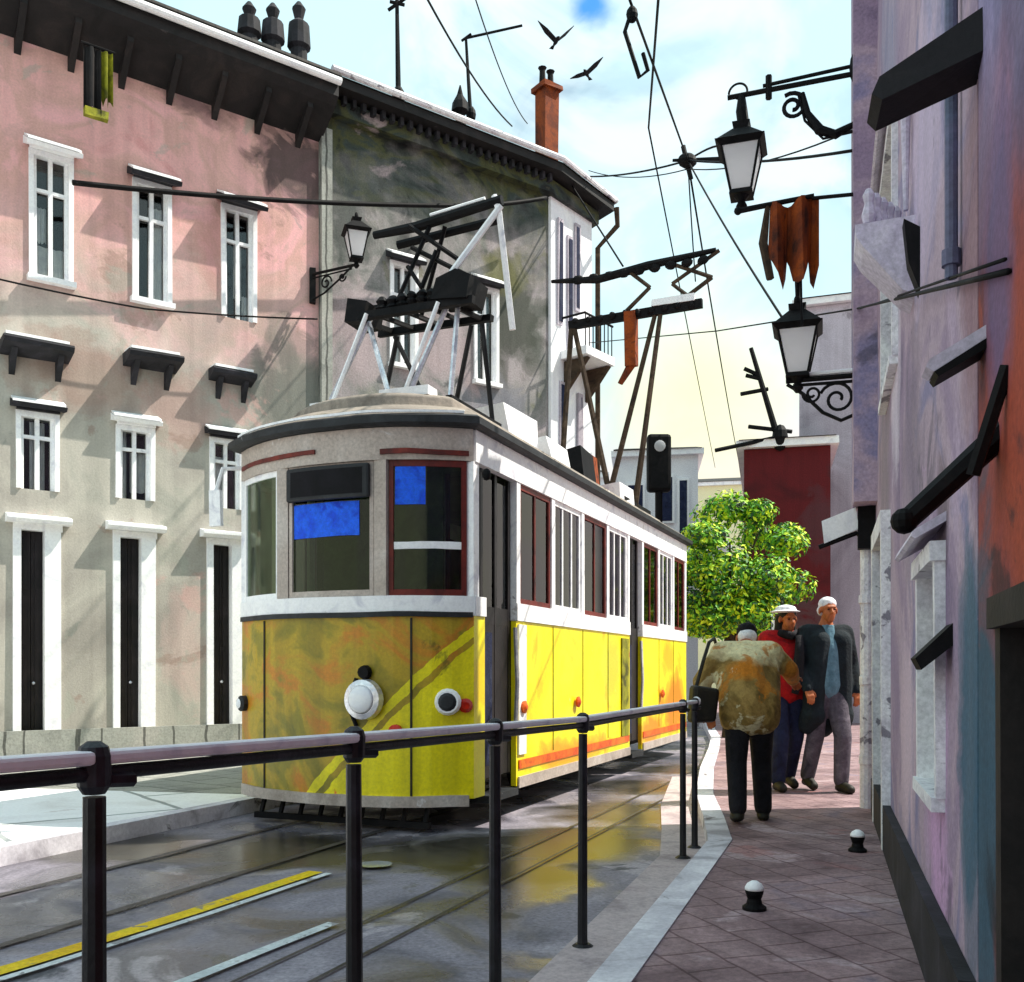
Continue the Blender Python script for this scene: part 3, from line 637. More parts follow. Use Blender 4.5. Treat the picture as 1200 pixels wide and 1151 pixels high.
MB().box(.02,.002,.0,Lm-.5,.05,.42).build('plinth', 'dark_stone', EM)
def wwin(par, a, b, z0, z1, hood=True, mat='pale_stone', frame='pipe_white'):
    f = MB()
    f.box(a-.06,-.1,z0,a+.002,.035,z1); f.box(b-.002,-.1,z0,b+.06,.035,z1); f.box(a-.07,-.1,z1-.004,b+.07,.052,z1+.07); f.box(a-.05,-.1,z0-.05,b+.05,.05,z0+.002)
    xm = (a+b)/2; f.box(xm-.02,-.14,z0,xm+.02,-.1,z1)
    o = f.build('window', frame, par, wob=.006)
    MB().box(a,-.15,z0,b,-.145,z1).build('pane', 'glass', o)
    MB().box(a-.02,-.36,z0-.02,b+.02,-.34,z1+.02).build('dark_or_reflection_stand_in', 'dark_or_reflection_stand_in', o)  # dark sheet in place of the room's darkness
    if hood:
        MB().slab([(-.02,z1+.15),(.10,z1+.08),(.115,z1+.09),(.11,z1+.11),(-.02,z1+.185)], a-.09, b+.09).build('hood', mat, o, wob=.01)
    return o
wwin(EM, *hl[0]); wwin(EM, *hl[1])
d_ = MB(); a, b = hl[2][0], hl[2][1]
d_.box(a-.1,-.1,.12,a+.002,.06,2.25); d_.box(b-.002,-.1,.12,b+.1,.06,2.25); d_.box(a-.1,-.1,2.246,b+.1,.062,2.38)
o = d_.build('door', 'pipe_white', EM, wob=.008)
MB().box(a,-.17,.12,b,-.12,2.25).build('door_leaf', 'door_dark', o)
# corbelled stone balcony
sb = S(4.75)
o = MB().slab([(-.02,3.12),(.06,3.17),(.24,3.40),(.27,3.46),(.27,3.52),(-.02,3.52)], sb, sb+.3).build('corbel', 'pale_stone', EM, wob=.02)
m = MB()
for k in range(5): m.lathe([(.025,3.52),(.035,3.56),(.02,3.62),(.03,3.66),(.015,3.69)], (sb+.03+.06*k,.21-.035*k,0), 8)
m.build('baluster', 'pale_stone', o)
MB().slab([(-.02,3.34),(.07,3.40),(.05,3.2),(-.02,3.0)], sb-.26, sb-.16).build('iron_bracket', 'iron', EM)
# white drainpipe on the corner and pale cable
m = MB().tube([(Lm-.10,.065,.1),(Lm-.10,.065,2.55)], .055, 10)
for z in (.5,1.2,1.9): m.lathe([(.07,z),(.07,z+.07)], (Lm-.10,.065,0), 10)
m.build('drainpipe', 'pipe_white', EM, wob=.012)
m = MB().tube([(S(4.9)-.0,.03,3.62),(S(4.9),.03,3.9),(S(4.9)+.03,.035,4.3)], [.012,.018,.03], 8).build('cable_duct', 'pale_stone', EM, wob=.01)
m = MB().tube([(S(3.15),.03,2.58),(S(3.15),.03,H8)], .020, 10)
for z in (2.62,3.6): m.lathe([(.03,z),(.03,z+.05)], (S(3.15),.03,0), 10)
m.build('drainpipe', 'teal', EM)
MB().slab([(-.02,1.42),(.10,1.32),(.12,1.36),(-.02,1.5)], S(3.45)-.1, S(3.45)+.1).build('shade_bracket', 'iron', EM)
MB().slab([(-.5,7.32),(.0,7.30),(.14,7.36),(.14,7.46),(-.5,7.6)], 0.02, Lm).build('eave', 'black_timber', EM)

ER = empty('townhouse', (.441, 0, 0), WA, 'nearest red and violet streaked townhouse wall at the right edge of the frame', 'townhouse')
w = MB(); hr = [(1.7,2.35,.55,1.42)]
facade(w, -4, 2.94, 0, H8, hr, -.2)
w.add([(-4,0,0),(-4,-6,0),(-4,-6,H8),(-4,0,H8),(2.94,-6,0),(2.94,-6,H8),(2.94,0,0),(2.94,0,H8)], [(0,1,2,3),(1,4,5,2),(6,4,5,7),(3,2,5,7)])
w.build('wall', 'red_wall', ER)
o = wwin(ER, 1.7, 2.35, .55, 1.42, hood=False, frame='black_timber')
SR = lambda d: d*1.049
MB().slab([(-.02,2.235),(.13,2.15),(.15,2.165),(.14,2.185),(-.02,2.27)], SR(2.72)-.05, SR(2.72)+.06).build('hood', 'pale_stone', ER, wob=.01)
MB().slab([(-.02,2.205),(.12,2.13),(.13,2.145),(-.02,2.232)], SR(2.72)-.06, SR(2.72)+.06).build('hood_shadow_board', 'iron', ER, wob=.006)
# dark sloping canopy high on the wall and dark awning bar
o = MB().slab([(-.02,3.02),(.26,2.94),(.285,2.965),(.26,3.01),(-.02,3.16)], SR(2.75)-.03, SR(2.75)+.10).build('canopy', 'black_timber', ER, wob=.03)
m = MB().tube([(SR(2.5),-.02,1.93),(SR(2.44),.22,1.70)], [.035,.028], 8); m.ball((SR(2.44),.225,1.70), .034, 6); m.tube([(SR(2.36),.0,2.05),(SR(2.40),.07,1.80)], .018, 6)
m.build('awning_bar', 'iron', ER)

# projecting white sign board on the corner
pc = at(1008, 622, 8.45)
o = empty('sign_board', pc, WA, 'small tilted white sign board projecting from the mauve corner', 'sign board')
MB().slab([(.02,.02),(.30,-.10),(.32,.10),(.04,.20)], -.03, .03).build('board', 'white_paint', o, wob=.01)
m = MB().tube([(0,-.08,-.14),(0,.03,-.02),(0,.34,-.13)], .022, 6); m.box(-.06,-.14,-.16,.06,.02,.24); m.tube([(0,-.02,.2),(0,-.02,.75)], .013, 6)
m.build('bracket', 'iron', o)

# lower right lantern, standing on a scrolled bracket
px0 = at(1000, 440, 8.45)
o = empty('wall_lantern', (px0.x, px0.y, 0), WA, 'lower right wall lantern with white glass above a scrolled iron bracket', 'wall lantern', 'lanterns on the mauve corner')
z = px0.z; U = Vector((0,1,0))
MB().box(-.03,-.10,z-.36,.03,-.04+.02,z+.06).build('wall_plate', 'iron', o)
m = MB().tube([(0,-.04,z),(0,.56,z)], .024, 8); m.tube([(0,-.02,z-.05),(0,.5,z-.045)], .014, 6); m.build('arm', 'iron', o)
MB().tube([(0,-.03,z+.045),(0,.48,z+.042)], .018, 6).build('arm_highlight_rail', 'white_paint', o)
m = MB(); m.tube(scroll((0,.13,z-.19), .15, .03, 1.5, U, V, start=.4), .014, 6); m.tube(scroll((0,.34,z-.13), .08, .02, -1.4, U, V), .012, 6)
m.tube([(0,-.03,z-.33),(0,.1,z-.38),(0,.25,z-.30),(0,.42,z-.12),(0,.55,z-.03)], .016, 6); m.build('scroll_bracket', 'iron', o)
lantern_body(o, (0,.46,z+.05), 1.0, False)
MB().tube([(0,.46,z+.66),(0,.46,z+.95)], [.018,.03], 6).build('finial_rod', 'iron', o)
# upper right lantern, hung from a long double arm
px0 = at(1001, 85, 8.3)
o = empty('wall_lantern', (px0.x, px0.y, 0), WA, 'upper right wall lantern hanging from a long double iron arm', 'wall lantern', 'lanterns on the mauve corner')
z = px0.z
MB().box(-.035,-.12,z-1.08,.035,-.03,z+.12).build('wall_plate', 'iron', o)
m = MB().tube([(0,-.05,z+.06),(0,.75,z+.02)], .016, 6); m.tube([(0,-.05,z-.01),(0,1.05,z-.03)], .022, 6); m.tube([(0,.7,z-.1),(0,.7,z+.1)], .028, 6)
m.ball((0,-.03,z+.04), (.06,.07,.16), 6); m.build('arm', 'iron', o)
m = MB(); m.tube(scroll((0,.5,z-.2), .12, .03, 1.6, U, V, start=1), .018, 6); MB().tube(scroll((0,.95,z+.0), .09, .05, .9, U, V), .01, 6).build('arm_curl', 'iron', o)
m.tube([(0,.42,z-.1),(0,.38,z-.28),(0,.28,z-.44),(0,.15,z-.5),(0,-.04,z-.42)], [.02,.03,.045,.04,.02], 8)
m.tube([(0,.45,z-.12),(0,.40,z-.34),(0,.25,z-.52),(0,.0,z-.5)], .012, 6); m.build('scroll_bracket', 'iron', o)
MB().tube([(0,.93,z-.03),(0,.93,z-.16),(0,.90,z-.4)], [.03,.05,.05], 8).build('hanger', 'iron', o)
lantern_body(o, (0,.93,z-.88), 1.0, True)

# rust coloured banner on a pole
pb = at(1004, 228, 8.2)
o = empty('hanging_banner', (pb.x, pb.y, pb.z), WA, 'rust brown ragged banner on a pole between the two right lanterns', 'banner')
m = MB().tube([(0,-.08,.0),(0,.36,.02)], .016, 6); m.tube([(0,.34,.04),(0,.95,.0)], [.02,.026], 8); m.ball((0,.97,0), .035, 6); m.build('pole', 'iron', o)
m = MB(); n = 14; vs = []
hm = [-.55,-.72,-.66,-.50,-.58,-.68,-.70,-.66,-.5,-.46,-.62,-.74,-.6,-.5,-.42]
for i in range(n+1):
    y = .30+.40*i/n; x = .05*math.sin(i*.9); tz = .03*math.sin(i*.5)
    vs += [(x,y,.02+tz),(x*1.7,y+.02*math.sin(i),hm[i]),(x+.012,y,.02+tz),(x*1.7+.012,y+.02*math.sin(i),hm[i])]
fs = []
for i in range(n): k = 4*i; fs += [(k,k+1,k+5,k+4),(k+2,k+6,k+7,k+3),(k,k+4,k+6,k+2),(k+1,k+3,k+7,k+5)]
m.add(vs, fs).build('cloth', 'rust', o)
MB().tube([(0,.72,.02),(.02,.76,-.3),(.0,.70,-.62)], [.02,.04,.035], 6).build('fold', 'bark', o)
MB().tube([(0,.45,-.5),(0,.44,-1.05)], .010, 6).build('cord', 'iron', o)

# ------------------------------------------------------------------ houses far down the street
def far_house(name, label, x0, x1, d, h, mat, depth=6, wins=(), win_mat='door_dark', roof='roof_tile', rz=0):
    o = empty(name, ((x0+x1)/2, d, 0), -math.atan2((x0+x1)/2-.4, d), label, 'house', 'houses down the street')
    hw = (x1-x0)/2
    MB().box(-hw,0,0,hw,depth,h).build('wall', mat, o)
    MB().box(-hw-.15,-.15,h+.003,hw+.15,depth,h+.16).build('cornice', 'white_paint', o, wob=.03)
    MB().slab([(-.2,h+.165),(depth/2,h+.9),(depth,h+.165)], -hw-.1, hw+.1).build('roof', roof, o)
    for (a, b, c, e_) in wins:
        q = MB().box(a-.06,-.06,c-.06,b+.06,-.002,e_+.06).build('window', 'white_paint', o, wob=.02)
        MB().box(a,-.075,c,b,-.061,e_).build('pane', win_mat, q)
    return o
h_ = far_house('house', 'dark red house with a white roof line behind the green tree', 4.75, 6.45, 20, 5.85, 'far_red', wins=[(-.6,-.3,1.2,2.4)])
far_house('house', 'tall grey mauve house closing the view right of the red one', 6.5, 9.5, 22, 9.6, 'far_mauve', )
far_house('house', 'white house with dark openings seen over the tram roof', 2.9, 5.1, 27, 7.2, 'far_white', wins=[(-.8,-.4,5.2,6.4),(.1,.4,5.4,6.6),(.6,.8,5,6.5)], win_mat='navy')
far_house('house', 'pale yellow house at the far end of the street', 5.6, 14, 44, 9.6, 'far_yellow', wins=[(-3,-2,5,7),(-1,0,5,7)], win_mat='far_mauve')
far_house('house', 'low white house with blue shadowed windows behind the tram rear', -4, 3.2, 34, 8.0, 'far_white', wins=[(2.2,2.7,5,6.5)], win_mat='far_mauve')
aerial('roof_aerial', 'leaning black aerial with crossbars on the red house', at(914,516,20), at(880,408,20), [(at(868,462,20),at(900,456,20)), (at(872,432,20),at(890,440,20)), (at(874,440,20),at(891,444,20)), (at(877,500,20),at(928,506,20)), (at(838,528,20),at(913,512,20))], .055)
o = empty('signal_post', at(772,600,23), 0, 'dark signal post with a round white lamp standing beyond the tram roof', 'signal')
o.location.z = 0
zt = at(772,512,23).z
MB().tube([(0,0,0),(0,0,zt-1.2)], .09, 10).build('pole', 'iron', o)
MB().prism([(-.28,-.15),(.28,-.15),(.28,.15),(-.28,.15)], zt-1.3, zt+.05).build('signal_head', 'iron', o, bevel=.08)
MB().lathe([(.13,0),(.13,.04),(.05,.06)], (0,-.15,zt-.25), 14, ax=(0,-1,0)).build('signal_lamp', 'lamp_glass', o)

# ------------------------------------------------------------------ the tram
TR = empty('tram', (O.x, O.y, 0), math.atan2(-.378, .926), 'vintage yellow and white tram with grey roof and two black pantographs', 'tram')
W, L, BW = 1.15, 8.1, .38
def fy(a): return -BW*(1-abs(a)**2.4)
def front(a0, a1, n=8, off=0): return [(W*(a0+(a1-a0)*i/n), fy(a0+(a1-a0)*i/n)-off) for i in range(n+1)]
def rear(a0, a1, n=8, off=0): return [(-W*(a0+(a1-a0)*i/n), L-fy(a0+(a1-a0)*i/n)+off) for i in range(n+1)]
Z0, ZW, ZS, ZT, ZE = .27, 1.76, 1.92, 3.02, 3.28
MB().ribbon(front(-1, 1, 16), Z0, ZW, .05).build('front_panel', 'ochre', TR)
MB().ribbon(rear(-1, 1, 16), Z0, ZW, .05).build('rear_panel', 'yellow', TR)
doors = [(.22, .92), (4.75, 5.35)]
segs = [(0.0, .22), (.92, 4.75), (5.35, L)]
m = MB()
for a, b in segs: m.ribbon([(W, a), (W, b)], Z0, ZW, .05)
m.ribbon([(-W, L), (-W, 0)], Z0, ZW, .05)
m.build('body_side', 'yellow', TR)
# orange lower skirt and pale strip
for a, b in segs[1:]:
    MB().ribbon([(W+.012, a+.05), (W+.012, b-.05)], .42, .50, .01).build('skirt_strip', 'orange', TR)
    MB().ribbon([(W+.02, a+.03), (W+.02, b-.03)], Z0-.02, .35, .018).build('skirt_rail', 'cream', TR, wob=.006)
MB().ribbon(front(-.98, .98, 16, .03), Z0-.06, Z0+.03, .07).build('bumper', 'cream', TR, wob=.01)
# panel seams
for a_ in (-.62, .62): 
    x_ = W*a_; MB().box(x_-.008,fy(a_)-.008,Z0+.03,x_+.008,fy(a_)+.02,ZW-.02).build('panel_seam', 'leather', TR)
for y_ in (1.9, 2.85, 3.8, 6.3, 7.2): MB().box(W-.01,y_-.006,.52,W+.006,y_+.006,ZW-.01).build('panel_seam', 'olive', TR)
# waist rail
m = MB(); m.ribbon(front(-1.01, 1.01, 16, .018), ZW+.002, ZS, .075); m.ribbon(rear(-1.01, 1.01, 16, .018), ZW+.002, ZS, .075)
for a, b in ((.0, .22), (.92, 4.75), (5.35, L)): m.ribbon([(W+.016, a), (W+.016, b)], ZW+.002, ZS, .07)
m.ribbon([(-W-.016, L), (-W-.016, 0)], ZW+.002, ZS, .07)
m.build('waist_rail', 'tram_white', TR, wob=.005)
m = MB(); m.ribbon(front(-1.0, 1.0, 16, .03), ZW-.012, ZW+.03, .02); m.build('waist_trim', 'tram_dark', TR, wob=.006)
# cantrail
m = MB()
m.ribbon([(W+.012, 0.02), (W+.012, L-.02)], ZT, ZE, .07); m.ribbon([(-W-.012, L-.02), (-W-.012, .02)], ZT, ZE, .07)
m.build('cantrail', 'tram_white', TR, wob=.004)
for fn in (front, rear): MB().ribbon(fn(-1.0, 1.0, 16, .01), ZT, ZE, .07).build('fascia', 'cream', TR)
# pillars
def pillar(x, y, wx, wy, mat, z0=ZS, z1=ZT): return MB().box(x-wx/2, y-wy/2, z0+.001, x+wx/2, y+wy/2, z1-.001).build('pillar', mat, TR, wob=.004)
for sx in (1, -1):
    pillar(sx*(W-.045), .045, .09, .11, 'tram_white'); pillar(sx*(W-.045), L-.045, .09, .11, 'tram_white')
ys = [.97, 1.9, 2.85, 3.8, 4.70, 5.40, 6.3, 7.2]
for y in ys: pillar(W-.035, y, .08, .09, 'tram_white')
for k in range(1, 8): pillar(-W+.035, k*L/8, .08, .09, 'tram_white')
for a in (-.41, .41):
    x = W*a; MB().box(x-.055, fy(a)-.008, ZS+.001, x+.055, fy(a)+.07, ZT-.001).build('pillar', 'cream', TR, wob=.004)
    x = -W*a; MB().box(x-.055, L-fy(a)-.07, ZS+.001, x+.055, L-fy(a)+.008, ZT-.001).build('pillar', 'cream', TR)
# windows: red-brown sashes, panes
def side_window(x, y0, y1, mat, bars=1, th=.04):
    f = MB(); z0, z1 = ZS+.002, ZT-.002
    f.box(x-th,y0,z0,x,y0+.045,z1); f.box(x-th,y1-.045,z0,x,y1,z1); f.box(x-th,y0+.045,z0,x,y1-.045,z0+.05); f.box(x-th,y0+.045,z1-.05,x,y1-.045,z1)
    for k in range(bars):
        yy = y0+(y1-y0)*(k+1)/(bars+1); f.box(x-th+.004,yy-.016,z0+.05,x-.004,yy+.016,z1-.05)
    o = f.build('window', mat, TR)
    MB().box(x-th*.6,y0+.04,z0+.04,x-th*.4,y1-.04,z1-.04).build('pane', 'side_glass', o)
    return o
ww = [(1.02,1.85),(1.95,2.8),(2.9,3.75),(3.85,4.65),(5.45,6.25),(6.35,7.15),(7.25,7.98)]
for i, (a, b) in enumerate(ww):
    o = side_window(W-.01, a, b, 'red_brown' if i % 2 == 0 else 'tram_white', 1+(i % 2))
    if i in (1, 3, 5): curtain_mb(0, .28, ZS+.05, ZT-.1, 0).build('curtain', 'curtain', o).matrix_local = Matrix.Translation((W-.12, a+.05, 0)) @ Matrix.Rotation(R(90), 4, 'Z')
for k in range(8): side_window(-W+.05, k*L/8+.06, (k+1)*L/8-.06, 'red_brown', 1)
def bow_window(fn, a0, a1, mat, gmat='tram_glass'):
    z0, z1 = ZS+.002, ZT-.002; f = MB(); da = .03*(1 if a1 > a0 else -1)
    f.ribbon(fn(a0, a0+da, 2, -.012), z0, z1, .04); f.ribbon(fn(a1-da, a1, 2, -.012), z0, z1, .04)
    f.ribbon(fn(a0+da, a1-da, 6, -.014), z0, z0+.05, .036); f.ribbon(fn(a0+da, a1-da, 6, -.014), z1-.05, z1, .036)
    o = f.build('window', mat, TR)
    MB().ribbon(fn(a0+da*.8, a1-da*.8, 6, -.03), z0+.04, z1-.04, .006).build('pane', gmat, o)
    return o
bow_window(front, -.955, -.465, 'tram_white')
wc = bow_window(front, -.355, .355, 'cream'); wr = bow_window(front, .465, .955, 'red_brown')
for a0, a1 in ((-.955,-.465),(-.355,.355),(.465,.955)): bow_window(rear, a0, a1, 'cream')
# blue panels standing in for sky reflections, destination box
MB().ribbon(front(-.31, .24, 6, -.024), 2.42, 2.70, .010).build('dark_or_reflection_stand_in', 'blue', wc, wob=.008)
MB().ribbon(front(.505, .70, 4, -.020), 2.66, 2.965, .010).build('dark_or_reflection_stand_in', 'blue', wr, wob=.008)
MB().ribbon([(x, y+.02) for x, y in front(.50, .93, 5)], 2.30, 2.36, .02).build('window_bar', 'tram_white', wr, wob=.012)
d_ = MB().ribbon(front(-.36, .34, 8, .035), 2.72, 3.0, .05).build('destination_box', 'tram_dark', TR, bevel=.02)
MB().ribbon(front(-.31, .29, 8, .037), 2.755, 2.965, .003).build('sign_glass', 'dark_or_reflection_stand_in', d_)
MB().ribbon(front(-.97, -.1, 8, .03), 3.10, 3.135, .02).build('fascia_stripe', 'red_brown', TR, wob=.01)
MB().ribbon(front(.42, .98, 6, .03), 3.06, 3.10, .02).build('fascia_stripe', 'red_brown', TR, wob=.01)
# doors
for i, (a, b) in enumerate(doors):
    f = MB(); x = W-.05
    f.box(x-.03,a+.02,.40,x,a+.07,ZT-.01); f.box(x-.03,b-.07,.40,x,b-.02,ZT-.01); f.box(x-.03,(a+b)/2-.025,.40,x,(a+b)/2+.025,ZT-.01)
    f.box(x-.03,a+.07,ZW-.05,x-.002,b-.07,ZW+.1); f.box(x-.025,a+.07,.40,x-.004,b-.07,ZW-.05)
    o = f.build('door', 'door_dark', TR)
    MB().box(x-.02,a+.07,ZW+.1,x-.014,b-.07,ZT-.06).build('pane', 'side_glass', o)
    MB().box(x-.004,a+.09,.5,x+.004,a+.26,ZW-.12).build('door_panel', 'navy', o)
    MB().tube([(x+.05,b-.02,.75),(x+.07,b-.02,1.2),(x+.05,b-.02,1.7)], .02, 6).build('grab_rail', 'chrome', o)
    MB().box(W-.18,a+.02,.20,W+.03,b-.02,.26).build('step_board', 'tram_dark', o)
MB().box(W+.003,.95,.55,W+.02,1.13,ZW-.03).build('door_pocket', 'tram_white', TR, wob=.006)
MB().box(W+.003,4.35,.5,W+.018,4.66,ZW-.05).build('door_pocket', 'olive', TR, wob=.006)
# interior
MB().prism([(x*.95, y*.97+.1) for x, y in front(-1,1,8)+rear(-1,1,8)], .62, .70).build('floor', 'interior', TR)
MB().prism([(x*.96, y*.97+.1) for x, y in front(-1,1,8)+rear(-1,1,8)], ZE-.06, ZE-.03).build('ceiling', 'interior', TR)
for y in (1.7, 2.9, 4.1, 5.6, 6.7):
    for sx in (1, -1):
        MB().box(sx*.32,y,.72,sx*1.02,y+.42,1.15).box(sx*.32,y+.36,1.15,sx*1.02,y+.43,1.98).build('seat', 'seat', TR, bevel=.03)
for y in (1.3, 3.5, 5.2, 7.2): MB().tube([(.28,y,.7),(.28,y,ZE-.06)], .025, 8).build('pole', 'red_brown', TR)
MB().box(-.75,.02,.72,.62,.22,1.7).build('driver_desk', 'interior', TR)
MB().box(-W+.12,1.15,.7,.3,1.19,ZE-.06).build('bulkhead', 'interior', TR)
# roof
def ring(off, z):
    P = front(-1,1,16)+rear(-1,1,16); out = []
    for x, y in P:
        cy = L/2; xx = x*(W+off)/W; yy = cy+(y-cy)*((L/2+BW+off)/(L/2+BW)); out.append((xx, yy, z))
    return out
def shell(rings):
    m = MB(); n = len(rings[0]); vs = [p for r in rings for p in r]; fs = []
    for i in range(len(rings)-1):
        for k in range(n): fs.append((i*n+k, i*n+(k+1)%n, (i+1)*n+(k+1)%n, (i+1)*n+k))
    fs.append(tuple(range(n-1,-1,-1))); fs.append(tuple((len(rings)-1)*n+k for k in range(n))); return m.add(vs, fs)
shell([ring(.05,ZE+.002), ring(.09,ZE+.02), ring(.09,ZE+.075), ring(.05,ZE+.10)]).build('roof_edge', 'tram_dark', TR, wob=.006)
rf = shell([ring(.04,ZE+.101), ring(-.05,ZE+.17), ring(-.2,ZE+.24), ring(-.32,ZE+.27), ring(-.34,ZE+.37), ring(-.42,ZE+.41), ring(-.7,ZE+.45)]).build('roof', 'tram_roof', TR, smooth=False, bevel=.015)
MB().box(-.66,.34,ZE+.41,-.22,.52,ZE+.48).build('roof_board', 'white_paint', rf, wob=.02)
MB().box(.14,.22,ZE+.41,.62,.40,ZE+.49).build('roof_board', 'white_paint', rf, wob=.02)
for k, (x, y, w_, l_, h_, mt) in enumerate(((.42,1.9,.5,.9,.30,'tram_white'), (.45,3.1,.5,.7,.20,'white_paint'), (.35,4.6,.5,.6,.42,'iron'), (.2,5.3,.5,.5,.52,'rust'), (.5,6.0,.4,.7,.22,'tram_white'), (-.3,3.2,.4,1.2,.2,'tram_dark'))):
    MB().slab([(x-w_/2,ZE+.42),(x+w_/2,ZE+.42),(x+w_/2-.05,ZE+.47+h_),(x-w_/2+.09,ZE+.47+h_*.85)], y, y+l_, axis='y').build('roof_box', mt, rf, wob=.04)
m = MB().ribbon(front(-.97,.97,16,.085), ZE+.105, ZE+.125, .02); m.build('roof_trim', 'white_paint', rf, wob=.008)
# lights
hl_ = MB().lathe([(.155,0),(.17,.03),(.16,.09),(.12,.10)], (.36,fy(.31)-.0,1.08), 24, ax=(0,-1,0)).build('headlight', 'chrome', TR)
MB().lathe([(.118,.10),(.10,.118),(.05,.13),(.01,.133)], (.36,fy(.31),1.08), 24, ax=(0,-1,0)).build('lens', 'lens', hl_, smooth=True)
m = MB().lathe([(.06,0),(.05,.05)], (.36,fy(.31)-.02,1.30), 10, ax=(0,-1,0)); m.tube([(.28,fy(.3)-.03,1.25),(.20,fy(.2)-.03,1.05),(.28,fy(.3)-.03,.86)], .018, 6); m.build('headlight_bracket', 'iron', hl_)
a = .85; o = MB().lathe([(.10,0),(.11,.03),(.09,.07)], (W*a,fy(a),1.06), 16, ax=(.35,-1,0)).build('side_lamp', 'white_paint', TR)
MB().lathe([(.075,.072),(.05,.085)], (W*a,fy(a),1.06), 14, ax=(.35,-1,0)).build('lens', 'tram_dark', o)
a = .95; MB().lathe([(.055,0),(.06,.03),(.03,.06)], (W*a,fy(a),1.03), 12, ax=(.6,-1,0)).build('marker_lamp', 'red_lamp', TR)
a = -.92; o = MB().lathe([(.07,0),(.07,.05),(.04,.07)], (W*a,fy(a),1.02), 12, ax=(-.5,-1,0)).build('side_lamp', 'tram_dark', TR)
MB().lathe([(.045,.071),(.02,.085)], (W*a,fy(a),1.02), 12, ax=(-.5,-1,0)).build('lens', 'lens', o)
a = .52; MB().lathe([(.06,0),(.06,.03),(.02,.045)], (W*a,fy(a),.82), 12, ax=(.1,-1,0)).build('marker_lamp', 'red_lamp', TR)
for y in (1.04, 2.6, 6.4): MB().lathe([(.055,0),(.06,.02),(.02,.04)], (W+.021,y,.98), 12, ax=(1,0,0)).build('marker_lamp', 'orange', TR)
# left mirror / lamp arm on front corner
m = MB().tube([(-W+.02,.0,ZT+.12),(-W-.12,-.12,ZT+.10),(-W-.16,-.16,ZT-.12)], .02, 6); m.box(-W-.22,-.18,ZT-.42,-W-.10,-.14,ZT-.1); m.build('mirror', 'tram_white', TR, wob=.01)
m = MB().tube([(W+.02,.1,ZT-.05),(W+.10,.0,ZT-.1)], .014, 6); m.ball((W+.12,-.02,ZT-.12), (.04,.03,.05), 6); m.build('mirror', 'iron', TR)
# running gear
tk = MB().box(-.9,1.6,.30,.9,6.3,.62).build('truck_frame', 'tram_dark', TR)
for y in (2.7, 5.2):
    for sx in (1, -1):
        MB().lathe([(.30,-.05),(.36,-.05),(.36,.0),(.33,.01),(.33,.06),(.12,.05),(.10,.1)], (sx*.5,y,.365), 24, ax=(sx,0,0)).build('wheel', 'iron', tk)
    MB().tube([(-.5,y,.365),(.5,y,.365)], .05, 8).build('axle', 'iron', tk)
m = MB()
for k in range(9): m.bar((-.8+.2*k,-.12,.24),(-.8+.2*k,-.2,.05), .03, .03)
m.bar((-.85,-.12,.245),(.85,-.12,.245), .05, .05); m.bar((-.85,-.2,.06),(.85,-.2,.06), .05, .05); m.build('life_guard', 'iron', TR)
# pantograph over the front platform
DK = ZE+.43
pg = MB()
zp, zc = 4.62, 5.45
pg.box(-.68,.56,DK-.0,-.62,1.7,DK+.05); pg.box(.62,.56,DK,.68,1.7,DK+.05); pg.box(-.62,.92,DK,.62,.98,DK+.045)
pg = pg.build('pantograph', 'iron', TR)
for xa, xb in ((-.65,-.25), (.06,-.28), (.20,.55), (.65,.66)):
    for y in (.60, 1.55): MB().tube([(xa,y,DK+.04),(xb,y+(.9-y)*.45,zp)], .026, 6).build('leg', 'tram_dark' if y > 1 else 'chrome', pg, wob=.01)
for xa, xb in ((-.60,-.22), (.16,.52)): MB().tube([(xa,.58,DK+.04),(xb,.62,zp)], .02, 6).build('leg_brace', 'white_paint', pg, wob=.01)
m = MB(); m.bar((-.42,.68,zp),(.85,.68,zp), .06, .07); m.bar((-.40,1.15,zp),(.82,1.15,zp), .06, .07); m.bar((-.38,.9,zp+.16),(.70,.9,zp+.18), .05, .05)
for k in range(5): m.bar((-.36+.24*k,.68,zp),(-.24+.24*k,1.15,zp), .03, .04); m.bar((-.36+.24*k,.69,zp+.02),(-.24+.24*k,.9,zp+.16), .025, .025)
m.slab([(.45,zp+.03),(.80,zp+.02),(.84,zp+.22),(.70,zp+.30),(.50,zp+.24)], .62, 1.0, axis='y'); m.slab([(-.46,zp-.05),(-.26,zp-.05),(-.24,zp+.13),(-.42,zp+.17)], .64, .95, axis='y')
for k in range(6): m.lathe([(.04,0),(.06,.03),(.04,.06),(.06,.09),(.03,.13)], (-.12+.11*k,.7,zp+.035), 8)
m.build('platform', 'iron', pg, wob=.03)
m = MB()
for a, b in (((.05,.7,zp+.1),(.35,.8,zc-.02)), ((.75,.7,zp+.25),(.15,.8,zc-.2)), ((.15,.75,zc-.02),(.62,.8,zp+.45)), ((.1,1.1,zp+.1),(.45,.9,zc-.02)), ((.3,.72,zp+.2),(.45,.72,zp+.52)), ((.3,.72,zp+.2),(.15,.72,zp+.42))): m.tube([a, b], .022, 6)
m.build('arm', 'iron', pg, wob=.01)
m = MB()
for a, b in (((.62,.68,zp+.28),(1.05,.8,zc+.02)), ((1.02,.8,zc+.05),(1.08,1.0,zp-.2)), ((.98,.8,zc+.12),(1.02,.8,zc+.0))): m.tube([a, b], .03, 6)
m.build('stay_rod', 'white_paint', pg, wob=.01)
m = MB().tube([(-.25,.8,zc-.03),(.2,.8,zc-.02),(1.06,.8,zc+.07)], [.035,.05,.045], 8); m.tube([(-.1,1.0,zc-.06),(.95,1.0,zc+.0)], .04, 8)
